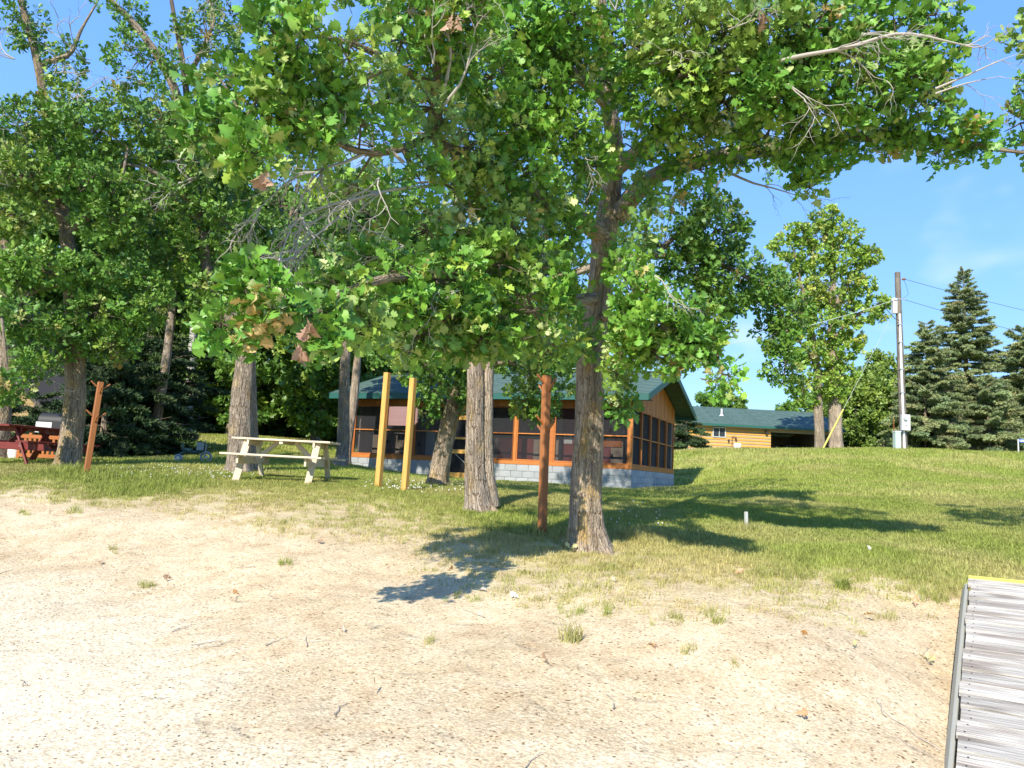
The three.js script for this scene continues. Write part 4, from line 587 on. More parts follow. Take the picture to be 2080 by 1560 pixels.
  for (let k = 0; k < 32; k++) { const w = L / 32; part(t, 'header_board', boxGeo(w - 0.008, 0.34, 0.05, (k + 0.5) * w, yT + 0.172, -0.05 - (k % 2) * 0.003), k % 3 ? STAIN2 : STAIN); }
  // gable end: five screens, vertical boards above
  for (let k = 0; k < 5; k++) {
    const z0 = -0.1 - k * (W - 0.16) / 5, z1 = -0.1 - (k + 1) * (W - 0.16) / 5 + 0.05, f = part(t, 'screen_frame', mergeGeometries([boxGeo(0.06, 0.05, z0 - z1, L - 0.05, y0 + 0.027, (z0 + z1) / 2), boxGeo(0.06, 0.05, z0 - z1, L - 0.05, yT - 0.025, (z0 + z1) / 2), boxGeo(0.06, yT - y0 - 0.104, 0.045, L - 0.05, (y0 + yT) / 2, z0 - 0.023), boxGeo(0.06, yT - y0 - 0.104, 0.045, L - 0.05, (y0 + yT) / 2, z1 + 0.023)]), STAIN2);
    part(f, 'rail', boxGeo(0.05, 0.032, z0 - z1 - 0.096, L - 0.05, yM, (z0 + z1) / 2), STAIN); part(f, 'screen', boxGeo(0.004, yT - y0 - 0.1, z0 - z1 - 0.09, L - 0.085, (y0 + yT) / 2, (z0 + z1) / 2), SCREEN);
    part(t, 'stud', boxGeo(0.09, yT - y0, 0.046, L - 0.055, (y0 + yT) / 2, z1 - 0.025), STAIN2);
  }
  const slope = 0.33, over = 0.55, eaveY = 2.72, ridgeY = eaveY + (W / 2 + over) * slope, roofAt = (z) => ridgeY - Math.abs(z + W / 2) * slope;
  for (let k = 0; k < 28; k++) { const w = W / 28, z = -(k + 0.5) * w, h0 = yT + 0.002, za = z + w / 2 - 0.003, zb = z - w / 2 + 0.003; const sh = new THREE.Shape(); sh.moveTo(za, h0); sh.lineTo(za, roofAt(za) - 0.03); sh.lineTo(zb, roofAt(zb) - 0.03); sh.lineTo(zb, h0); sh.closePath(); const g = new THREE.ExtrudeGeometry(sh, { depth: 0.03, bevelEnabled: false }); g.rotateY(-Math.PI / 2); g.translate(L - 0.02 - (k % 2) * 0.003, 0, 0); part(t, 'gable_board', g, k % 3 ? STAIN2 : STAIN); }
  // roof: deck, shingle courses, fascia, soffit
  const len = (W / 2 + over) * Math.hypot(1, slope), ang = Math.atan(slope), rl = L + 1.2;
  const roof = part(t, 'roof', (() => { const mk = (sg) => { const g = boxGeo(rl, 0.03, len); g.rotateX(sg * ang); g.translate(L / 2, ridgeY - (W / 2 + over) * slope / 2 + 0.03, -W / 2 + sg * (W / 2 + over) / 2); return g; }; return mergeGeometries([mk(1), mk(-1)]); })(), SOFFIT);
  const nC = 24; for (let k = 0; k < nC; k++) { const f = (k + 0.5) / nC, sg = 1, g = boxGeo(rl + 0.04, 0.009, len / nC + 0.03); g.rotateX(ang + 0.05); g.translate(L / 2, ridgeY + 0.058 - f * (W / 2 + over) * slope, -W / 2 + f * (W / 2 + over)); part(roof, 'shingle_course', g, SHINGLE[k % 3]); }
  { const g = boxGeo(rl + 0.04, 0.012, len); g.rotateX(-ang); g.translate(L / 2, ridgeY + 0.055 - (W / 2 + over) * slope / 2, -W / 2 - (W / 2 + over) / 2); part(roof, 'rear_shingles', g, SHINGLE[0]); }
  part(roof, 'ridge_cap', (() => { const g = boxGeo(rl + 0.05, 0.02, 0.2); g.translate(L / 2, ridgeY + 0.072, -W / 2); return g; })(), SHINGLE[1]);
  beam('eave_fascia', rl, 0.19, 0.03, L / 2, eaveY - 0.05, over + 0.018, GREENTRIM); beam('eave_fascia', rl, 0.19, 0.03, L / 2, eaveY - 0.05, -W - over - 0.018, GREENTRIM);
  beam('soffit', rl - 0.02, 0.015, over - 0.03, L / 2, eaveY - 0.1, over / 2 + 0.006, SOFFIT);
  for (const x of [-0.6 - 0.016, L + 0.6 + 0.016]) for (const sg of [1, -1]) { const g = boxGeo(0.03, 0.19, len + 0.03); g.rotateX(sg * ang); g.translate(x, ridgeY - (W / 2 + over) * slope / 2 - 0.03, -W / 2 + sg * (W / 2 + over) / 2); part(t, 'rake_board', g, GREENTRIM); }
  for (const sg of [1, -1]) for (let k = 0; k < 10; k++) { const f = (k + 0.5) / 10, g = boxGeo(0.56, 0.01, len / 10 - 0.012); g.rotateX(sg * ang); g.translate(L + 0.3, ridgeY - 0.012 - f * (W / 2 + over) * slope - (k % 2) * 0.002, -W / 2 + sg * f * (W / 2 + over)); part(t, 'soffit_board', g, SOFFIT); }
  // inside
  const RW = std(rgb(0.22, 0.045, 0.045), 0.8), BW = std(rgb(0.30, 0.26, 0.23), 0.85), FL = std(rgb(0.3, 0.29, 0.28), 0.9);
  beam('floor', L - 0.3, 0.08, W - 0.3, L / 2, 0.05, -W / 2, FL); beam('ceiling', L - 0.2, 0.02, W - 0.2, L / 2, 2.7, -W / 2, BW);
  beam('rear_wall', L - 0.1, 2.6, 0.06, L / 2, 1.35, -W + 0.22, BW); beam('left_wall', 0.06, 2.6, W - 0.4, 0.22, 1.35, -W / 2, BW);
  const TANW = painted(341, [0.66, 0.60, 0.54], [0.58, 0.52, 0.46], 0.85, 0.6);
  for (let k = 0; k < 23; k++) { const x = 0.35 + k * 0.4; if (x > 3.2 && x < 4.9) continue; const red = x > 7.4 && x < 8.9; beam('inner_board', 0.39, 2.5, 0.03, x + 0.2, 1.36, -0.85 - (k % 2) * 0.004, red ? RW : TANW); }
  beam('inner_wainscot', 1.25, 1.3, 0.02, 5.95, 0.8, -0.82, RW); beam('white_cabinet', 0.34, 1.5, 0.2, 2.85, 0.85, -0.72, WHITE); beam('shelf', 1.0, 0.04, 0.25, 1.9, 1.5, -0.7, BW);
  for (const [x, y] of [[1.0, 1.2], [2.3, 1.15], [8.5, 0.95], [9.2, 1.0]]) beam('outlet_box', 0.07, 0.12, 0.03, x, y, -0.82, DARK);
  beam('notice_board', 0.3, 0.34, 0.02, 7.75, 1.5, -0.82, GREYBOX); beam('notice_board', 0.6, 0.35, 0.02, 9.2, 1.45, -0.82, STAIN2);
  beam('counter', 1.2, 0.9, 0.5, 4.4, 0.55, -1.9, WHITE); part(t, 'light_switch', boxGeo(0.06, 0.1, 0.04, -0.02, 1.2, -0.02), GREYBOX);
}
// ---------------------------------------------------------------- garage up the slope
{
  const D = 50, x0 = 11.9, x1 = 21.7, y = 3.18, wallH = 2.5, eY = wallH, t = thing('log_garage', 'orange log-sided garage with green roof and open door beyond the lawn', 'garage', [x0, y, -D]), w = x1 - x0, dep = 8;
  const dx0 = 5.45, dx1 = 9.35, dTop = 2.2, course = 0.205;
  const win = [1.62, 2.38, 1.72, 2.3];
  for (let k = 0; k < 12; k++) {
    const yy = k * course + course / 2, segs = yy > dTop ? [[0, w]] : [[0, dx0], [dx1, w]];
    for (let [a, b] of segs) { const cuts = (a === 0 && yy > win[2] - 0.1 && yy < win[3] + 0.1) ? [[a, win[0] - 0.06], [win[1] + 0.06, b]] : [[a, b]]; for (const [c, d] of cuts) { const g = new THREE.CylinderGeometry(course / 2 + 0.012, course / 2 + 0.012, d - c, 10, 1, false, 0, Math.PI); g.rotateZ(Math.PI / 2); g.rotateX(-Math.PI / 2 + Math.PI / 2); g.scale(1, 1, 0.16); const u = g.attributes.uv; for (let i = 0; i < u.count; i++) u.setXY(i, u.getY(i) * (d - c), u.getX(i) * 0.3 + k * 0.13); g.translate((c + d) / 2, yy, 0); part(t, 'log', g, LOG); } }
  }
  const wallMat = std(rgb(0.42, 0.33, 0.24), 0.9);
  part(t, 'wall', mergeGeometries([boxGeo(dx0, wallH, 0.1, dx0 / 2, wallH / 2, -0.06), boxGeo(w - dx1, wallH, 0.1, (w + dx1) / 2, wallH / 2, -0.06), boxGeo(dx1 - dx0, wallH - dTop, 0.1, (dx0 + dx1) / 2, (wallH + dTop) / 2, -0.06), boxGeo(0.1, wallH, dep - 0.2, 0.05, wallH / 2, -dep / 2), boxGeo(0.1, wallH, dep - 0.2, w - 0.05, wallH / 2, -dep / 2), boxGeo(w, wallH, 0.1, w / 2, wallH / 2, -dep + 0.05)]), wallMat);
  part(t, 'floor_slab', boxGeo(w, 0.1, dep - 0.1, w / 2, 0, -dep / 2), GREYBOX);
  const f = part(t, 'window', mergeGeometries([boxGeo(0.86, 0.05, 0.06, 2, win[2] - 0.025, 0.05), boxGeo(0.86, 0.05, 0.06, 2, win[3] + 0.025, 0.05), boxGeo(0.05, 0.58, 0.06, win[0] - 0.025, 2.01, 0.05), boxGeo(0.05, 0.58, 0.06, win[1] + 0.025, 2.01, 0.05), boxGeo(0.03, 0.58, 0.05, 2, 2.01, 0.05)]), GREYBOX);
  const glass = std(rgb(0.03, 0.035, 0.045), 0.25); part(f, 'pane', boxGeo(0.36, 0.57, 0.01, 1.81, 2.01, 0.03), glass); part(f, 'pane', boxGeo(0.36, 0.57, 0.01, 2.19, 2.01, 0.03), glass);
  const slope = 0.35, over = 0.4, rise = (dep / 2 + over) * slope, ang = Math.atan(slope), len = (dep / 2 + over) * Math.hypot(1, slope);
  const gr = shingleTex(291); gr.repeat.set(1 / 7, 1 / 1.1); const GR = std(rgb(1, 1, 1), 0.85, { map: gr });
  for (const sg of [1, -1]) { const g = boxGeo(w + 0.9, 0.06, len); g.rotateX(sg * ang); g.translate(w / 2, eY + rise / 2 + 0.02, -dep / 2 + sg * (dep / 2 + over) / 2); part(t, 'roof', g, GR); }
  part(t, 'eave_fascia', boxGeo(w + 0.9, 0.16, 0.03, w / 2, eY - 0.03, over + 0.02), GREENTRIM);
  for (const x of [0, w]) { const sh = new THREE.Shape(); sh.moveTo(0, wallH); sh.lineTo(-dep / 2, wallH + dep / 2 * slope); sh.lineTo(-dep, wallH); sh.closePath(); const g = new THREE.ExtrudeGeometry(sh, { depth: 0.08, bevelEnabled: false }); g.rotateY(-Math.PI / 2); g.translate(x ? w : 0.08, -0.01, 0); part(t, 'gable', g, LOG); }
  for (const x of [0.25, 5.1]) { const l = part(t, 'wall_lamp', mergeGeometries([boxGeo(0.1, 0.16, 0.04, x, 2.2, 0.09), boxGeo(0.12, 0.12, 0.14, x, 2.15, 0.17)]), DARK); }
  const v = part(t, 'vent_pipe', new THREE.CylinderGeometry(0.06, 0.06, 0.5, 12), WHITE); v.position.set(2.6, eY + 1.0, -1.6); const fl = part(v, 'flashing', new THREE.CylinderGeometry(0.09, 0.17, 0.1, 12), WHITE); fl.position.y = -0.2;
  part(t, 'conduit', mergeGeometries([boxGeo(0.03, 0.6, 0.03, 2.85, 1.45, 0.09), boxGeo(0.3, 0.03, 0.03, 2.98, 1.76, 0.09), boxGeo(0.1, 0.14, 0.08, 2.62, 1.5, 0.11), boxGeo(0.1, 0.14, 0.08, 3.1, 1.62, 0.11)]), DARK);
  const cart = thing('wooden_box', 'small slatted wooden box against the log wall of the garage', 'box', [x0 + 4.1, y + 0.75, -D + 0.35]);
  part(cart, 'frame', mergeGeometries([boxGeo(0.9, 0.05, 0.3, 0, 0.28, 0), boxGeo(0.9, 0.05, 0.3, 0, -0.7, 0), boxGeo(0.05, 1.0, 0.3, -0.44, -0.21, 0), boxGeo(0.05, 1.0, 0.3, 0.44, -0.21, 0)]), RED); for (let k = 0; k < 5; k++) part(cart, 'slat', boxGeo(0.06, 0.9, 0.03, -0.3 + k * 0.15, -0.2, 0.12), LOG);
  const bench = thing('garden_seat', 'low grey seat and table by the garage wall', 'seat', [x0 + 2.7, y, -D + 0.6]); part(bench, 'seat', boxGeo(0.8, 0.08, 0.4, -0.3, 0.92, 0), STEEL); part(bench, 'back', boxGeo(0.45, 0.35, 0.06, 0.35, 1.15, 0), GREYBOX); part(bench, 'stand', mergeGeometries([boxGeo(0.06, 0.9, 0.3, -0.6, 0.44, 0), boxGeo(0.06, 1.0, 0.3, 0.3, 0.49, 0)]), DARK);
  const car = thing('parked_machine', 'dark machine standing inside the open garage', 'machine', [x0 + 7.4, y + 0.06, -D - 3.2]);
  part(car, 'body', mergeGeometries([boxGeo(1.9, 0.5, 1.1, 0, 0.9, 0), boxGeo(0.9, 0.4, 1.0, 0.4, 1.33, 0)]), DARK); for (const x of [-0.7, 0.7]) { const wl = part(car, 'wheel', new THREE.TorusGeometry(0.3, 0.1, 8, 18), std(rgb(0.03, 0.03, 0.03), 0.9)); wl.position.set(x, 0.42, 0.5); }
  const rail = thing('trailer_rail', 'light metal rail standing in the garage doorway', 'rail', [x0 + 6.1, y + 0.06, -D - 1.4]); part(rail, 'tube', mergeGeometries([tube([V3(-0.6, 0, 0), V3(-0.55, 1.35, 0), V3(0.3, 1.3, 0), V3(0.6, 0, 0)], [0.02, 0.02, 0.02, 0.02], 6)]), STEEL);
}
// ---------------------------------------------------------------- tan cabin at the far left
{
  const D = 27, xr = at(78, 850, D).x, g0 = ground(xr - 3, D), t = thing('tan_cabin', 'tan cabin with a steep dark roof half hidden by the firs', 'cabin', [xr, g0, -D]);
  const TAN = painted(311, [0.66, 0.57, 0.40], [0.60, 0.50, 0.34], 0.8, 0.6);
  const sh = new THREE.Shape(); sh.moveTo(0, -0.3); sh.lineTo(0, 1.5); sh.lineTo(-3.2, 4.0); sh.lineTo(-6.4, 1.5); sh.lineTo(-6.4, -0.3); sh.closePath(); part(t, 'wall', new THREE.ExtrudeGeometry(sh, { depth: 6, bevelEnabled: false }).translate(0, 0, -6), TAN);
  for (const [a, b] of [[V3(0.35, 1.25, -2.8), V3(-3.2, 4.15, -2.8)], [V3(-6.75, 1.25, -2.8), V3(-3.2, 4.15, -2.8)]]) part(t, 'roof', barBetween(a, b, 0.12, 6.6), std(rgb(0.075, 0.065, 0.055), 0.9));
  for (let k = 0; k < 9; k++) part(t, 'lap_board', boxGeo(6.36, 0.01, 0.02, -3.2, 0.1 + k * 0.16, 0.008), TAN);
  const w = part(t, 'window', mergeGeometries([boxGeo(0.06, 1.0, 0.06, -1.9, 0.9, 0.03), boxGeo(0.06, 1.0, 0.06, -2.9, 0.9, 0.03), boxGeo(0.94, 0.06, 0.06, -2.4, 1.37, 0.03), boxGeo(0.94, 0.06, 0.06, -2.4, 0.43, 0.03)]), WHITE); part(w, 'pane', boxGeo(0.94, 0.88, 0.02, -2.4, 0.9, 0.012), DARK);
}
// ---------------------------------------------------------------- posts, sign, tables, dock
function pegPost(label, px, py, D, h, turn, lean) {
  const b = onGround(at(px, py, D).x, D), t = thing('peg_post', label, 'post', b.toArray(), turn, 'brown peg posts for towels'); t.rotation.z = lean;
  const g = beamGeo(h + 0.25, 0.092, 0.092, 0.007); g.rotateZ(Math.PI / 2); g.translate(0, h / 2 - 0.125, 0); part(t, 'post', g, PEGS);
  for (const y of [h - 0.13, h - 0.66]) for (const [a, dy] of [[0, 0], [1, -0.08], [2, 0.02], [3, -0.1]]) { const r = a * Math.PI / 2, d = V3(Math.cos(r), 0.85, Math.sin(r)).normalize(), p = V3(Math.cos(r) * 0.03, y + dy, Math.sin(r) * 0.03); part(t, 'peg', tube([p, p.clone().addScaledVector(d, 0.17), p.clone().addScaledVector(d, 0.172)], [0.014, 0.014, 0.001], 8), PEGS); }
  return t;
}
pegPost('brown wooden peg post standing beside the big oak trunk', 1101, 1079, 9.8, 2.04, 0.62, 0.02);
pegPost('brown wooden peg post leaning beside the orange-stained oak', 175, 963, 13.6, 1.68, 0.7, -0.035);
{
  const a = onGround(at(768, 990, 13.4).x, 13.4), b = onGround(at(822, 995, 13.1).x, 13.1), dir = b.clone().sub(a), turn = -Math.atan2(dir.z, dir.x), t = thing('sign_board', 'mauve board with clipped corners carried by two yellow wooden posts', 'sign', a.toArray(), turn), w = Math.hypot(dir.x, dir.z), dy = b.y - a.y;
  const post = (x, y, h, lean) => { const g = beamGeo(h + 0.3, 0.1, 0.1, 0.008); g.rotateZ(Math.PI / 2); g.translate(0, h / 2 - 0.15, 0); g.rotateZ(lean); g.translate(x, y, 0); const m = part(t, 'post', g, YELLOW); return m; };
  const h1 = topY(781, 757, 13.4) - a.y, h2_ = topY(834, 768, 13.1) - b.y; post(0, 0, h1, -0.012); post(w, dy, h2_, -0.012);
  const sh = new THREE.Shape(), bw = 0.37, bh2 = 0.165, c = 0.06; sh.moveTo(-bw + c, -bh2); sh.lineTo(bw - c, -bh2); sh.lineTo(bw, -bh2 + c); sh.lineTo(bw, bh2 - c); sh.lineTo(bw - c, bh2); sh.lineTo(-bw + c, bh2); sh.lineTo(-bw, bh2 - c); sh.lineTo(-bw, -bh2 + c); sh.closePath();
  const g = new THREE.ExtrudeGeometry(sh, { depth: 0.03, bevelEnabled: true, bevelSize: 0.004, bevelThickness: 0.004, bevelSegments: 1 }); g.translate(w / 2 + 0.03, topY(808, 845, 13.3) - a.y, -0.105); part(t, 'board', g, MAUVE);
}
function picnicTable(name, label, x, D, turn, mat, group) {
  const t = thing(name, label, 'picnic table', [x, ground(x, D) + 0.0, -D], turn, group), Lt = 1.85;   // long axis: local x
  for (let k = 0; k < 5; k++) { const m = part(t, 'top_board', beamGeo(Lt, 0.038, 0.138), mat); m.position.set((k % 2) * 0.004, 0.745, (k - 2) * 0.146); }
  for (const s of [-1, 1]) for (const q of [0, 1]) { const m = part(t, 'bench_board', beamGeo(Lt, 0.038, 0.138), mat); m.position.set(0, 0.445, s * (0.62 + q * 0.146)); }
  for (const e of [-0.62, 0.62]) {
    part(t, 'seat_beam', beamGeo(1.52, 0.14, 0.038).rotateY(Math.PI / 2).translate(e, 0.354, 0), mat);
    part(t, 'top_cleat', beamGeo(0.70, 0.088, 0.038).rotateY(Math.PI / 2).translate(e, 0.68, 0), mat);
    for (const s of [-1, 1]) { const l = part(t, 'leg', barBetween(V3(e + 0.042 * Math.sign(e), -0.06, s * 0.66), V3(e + 0.042 * Math.sign(e), 0.725, s * 0.25), 0.038, 0.12, Math.PI / 2), mat); for (const [y, z] of [[0.36, 0.42], [0.33, 0.47], [0.68, 0.27]]) { const b = part(l, 'bolt', new THREE.CylinderGeometry(0.011, 0.011, 0.012, 8).rotateZ(Math.PI / 2), STEEL); b.position.set(e + 0.068 * Math.sign(e), y, s * z); } }
    part(t, 'brace', barBetween(V3(e * 0.93, 0.36, 0), V3(e * 0.28, 0.715, 0), 0.038, 0.085, Math.PI / 2), mat);
  }
  part(t, 'middle_cleat', beamGeo(0.68, 0.05, 0.07).rotateY(Math.PI / 2).translate(0, 0.7, 0), mat);
  return t;
}
picnicTable('picnic_table', 'cream painted wooden picnic table with attached benches on the grass', -4.2, 14.35, -0.05, CREAM);
picnicTable('picnic_table', 'dark red wooden picnic table beside the orange-stained oak', -9.75, 15.5, 1.35, RED);
{ // barbecue on its wooden cart
  const D = 17.2, x = at(100, 940, D).x, t = thing('gas_grill', 'grey gas grill on a slatted wooden cart behind the red table', 'grill', [x, ground(x, D), -D], 0.1);
  for (const sx of [-0.42, 0.42]) for (const sz of [-0.22, 0.22]) part(t, 'leg', boxGeo(0.06, 0.62, 0.06, sx - 0.15, 0.3, sz), STAIN2);
  for (const y of [0.1, 0.52]) part(t, 'cart_rail', boxGeo(0.78, 0.08, 0.04, -0.15, y, 0.23), STAIN2);
  for (let k = 0; k < 7; k++) part(t, 'slat', boxGeo(0.05, 0.36, 0.025, -0.45 + k * 0.1, 0.31, 0.232), STAIN2);
  part(t, 'control_panel', boxGeo(0.34, 0.24, 0.34, -0.12, 0.74, 0.04), GREYBOX); part(t, 'fire_box', boxGeo(0.34, 0.24, 0.4, 0.23, 0.75, 0.0), DARK); part(t, 'lid', new THREE.CylinderGeometry(0.2, 0.2, 0.66, 14, 1, false, 0, Math.PI).rotateZ(Math.PI / 2).translate(0.06, 0.87, -0.02), DARK);
  for (let k = 0; k < 4; k++) { const b = part(t, 'knob', new THREE.CylinderGeometry(0.018, 0.018, 0.03, 10).rotateX(Math.PI / 2), DARK); b.position.set(-0.23 + k * 0.075, 0.69, 0.225); }
  const c = new THREE.CylinderGeometry(0.15, 0.15, 0.32, 14); c.translate(0, 0.16, 0); const tk = thing('gas_bottle', 'white gas bottle standing behind the red table', 'gas bottle', [x - 0.75, ground(x - 0.75, D), -D + 0.1]); part(tk, 'tank', c, WHITE); part(tk, 'collar', new THREE.CylinderGeometry(0.08, 0.09, 0.1, 12, 1, true).translate(0, 0.37, 0), WHITE);
}
{ // ride-on toy
  const D = 18.5, x = at(392, 945, D).x, t = thing('wheeled_toy', 'small dark green and grey wheeled toy standing in the shaded grass', 'toy', [x, ground(x, D), -D], 0.35), TG = std(rgb(0.02, 0.07, 0.075), 0.4), TGY = std(rgb(0.28, 0.31, 0.33), 0.5);
  part(t, 'frame', tube([V3(-0.38, 0.12, 0), V3(-0.2, 0.26, 0), V3(0.08, 0.24, 0), V3(0.22, 0.34, 0)], [0.03, 0.05, 0.045, 0.03], 10), TG); part(t, 'seat', boxGeo(0.22, 0.06, 0.2, -0.16, 0.31, 0), TG); part(t, 'seat_back', boxGeo(0.05, 0.16, 0.2, -0.27, 0.38, 0), TG);
  part(t, 'fork', mergeGeometries([boxGeo(0.03, 0.34, 0.02, 0.25, 0.3, -0.06), boxGeo(0.03, 0.34, 0.02, 0.25, 0.3, 0.06), boxGeo(0.16, 0.2, 0.16, 0.12, 0.4, 0)]), TGY); part(t, 'handlebar', tube([V3(0.2, 0.5, -0.2), V3(0.23, 0.53, 0), V3(0.2, 0.5, 0.2)], [0.014, 0.014, 0.014], 8), TGY);
  const wh = (px, py, pz, r) => { const w = part(t, 'wheel', new THREE.TorusGeometry(r - 0.025, 0.028, 8, 20).translate(px, py, pz), TGY), h = part(w, 'hub', new THREE.CylinderGeometry(0.04, 0.04, 0.05, 12).rotateX(Math.PI / 2).translate(px, py, pz), WHITE); }; wh(0.27, 0.14, 0, 0.14); wh(-0.34, 0.09, 0.16, 0.09); wh(-0.34, 0.09, -0.16, 0.09);
}
{ // log edging near the birch
  const p = onGround(at(352, 912, 27).x, 27), t = thing('rail_fence', 'low wooden rail beside the birch trunk', 'fence', p.toArray(), 0.05); for (const y of [0.15, 0.38]) part(t, 'rail', beamGeo(1.7, 0.11, 0.06).translate(0, y, 0.05), BARK.far); for (const x of [-0.75, 0.7]) part(t, 'post', boxGeo(0.1, 0.55, 0.09, x, 0.22, -0.03), BARK.far);
}
{ // survey stake in the lawn
  const p = onGround(at(1516, 1076, 11.2).x, 11.2), t = thing('survey_stake', 'short weathered grey stake sticking out of the lawn', 'stake', p.toArray(), 0.3); t.rotation.z = 0.04; part(t, 'stake', boxGeo(0.04, 0.26, 0.035, 0, 0.1, 0), std(rgb(0.5, 0.5, 0.48), 0.85));
}
// ---- dock ramp
{
  const A = at(1968, 1178, 7.3), B = at(1936, 1562, 4.35), d = B.clone().sub(A); const back = d.clone().normalize(); const horiz = V3(back.x, 0, back.z).normalize(), right = V3(-horiz.z, 0, horiz.x); if (right.x < 0) right.negate();
  const t = thing('dock_ramp', 'weathered grey plank dock with a yellow end strip lying on the sand', 'dock', A.toArray()), R = rng(77);
  const screwGeo = new THREE.CylinderGeometry(0.006, 0.006, 0.003, 8);
  const woodTex = [0, 1, 2, 3].map((k) => tex(512, 256, (u, v, i, j) => { const n = pnoise(u * 4, v * 36, 4, 321 + k * 9, 36), h = pnoise(u * 10, v * 120, 10, 322 + k * 9, 120), f = h2(i, j, 323 + k), wear = sstep(0.42, 0.72, pnoise(u * 5, v * 9, 5, 324 + k * 9, 9) * 0.55 + n * 0.45), m = (h - 0.5) * 0.4 + (f - 0.5) * 0.12 + (n - 0.5) * 0.14; return [lerp(0.72, 0.58, wear) + m * 0.7, lerp(0.71, 0.55, wear) + m * 0.7, lerp(0.69, 0.52, wear) + m * 0.7]; }));
  const mats = woodTex.flatMap((m) => [0.78, 0.9, 1].map((k) => std(rgb(k, k * 0.95, k * 0.85), 0.85, { map: m, bumpMap: m, bumpScale: 0.006 }))), pw = 0.2, n = 32, wide = 1.5, up = right.clone().cross(back); if (up.y < 0) up.negate();
  for (let k = 0; k < n; k++) { const m = part(t, 'plank', beamGeo(wide, 0.036, pw - 0.012, 0.007), mats[Math.floor(R() * 12)]); const u = m.geometry.attributes.uv; for (let i = 0; i < u.count; i++) u.setXY(i, u.getX(i) * 0.7 + k * 0.37, u.getY(i) * 1.5 + k * 0.29); m.matrixAutoUpdate = true; m.applyMatrix4(new THREE.Matrix4().makeBasis(right, up, right.clone().cross(up)).setPosition(right.clone().multiplyScalar(wide / 2 + (R() - 0.5) * 0.03 + 0.01).addScaledVector(back, pw * (k + 0.5)).addScaledVector(up, (R() - 0.5) * 0.008))); for (const sx of [-0.7, -0.01, 0.69]) for (const sz of [-0.05, 0.05]) { const c = part(m, 'screw', screwGeo, DARK); c.position.set(sx + (R() - 0.5) * 0.02, 0.018, sz); } }
  const str = (off, name, mat, hh, low) => { const a = right.clone().multiplyScalar(off).addScaledVector(up, low), b = a.clone().addScaledVector(back, pw * n); part(t, name, barBetween(a, b, hh, 0.03), mat); };
  str(-0.03, 'side_rail', std(rgb(0.36, 0.36, 0.31), 0.6), 0.09, -0.08); str(0.75, 'stringer', ALU, 0.1, -0.075); str(1.52, 'side_rail', ALU, 0.1, -0.075);
  part(t, 'end_strip', barBetween(back.clone().multiplyScalar(-0.02).addScaledVector(up, 0.012), back.clone().multiplyScalar(-0.02).addScaledVector(right, wide + 0.02).addScaledVector(up, 0.012), 0.05, 0.03), std(rgb(0.68, 0.62, 0.10), 0.6));
}
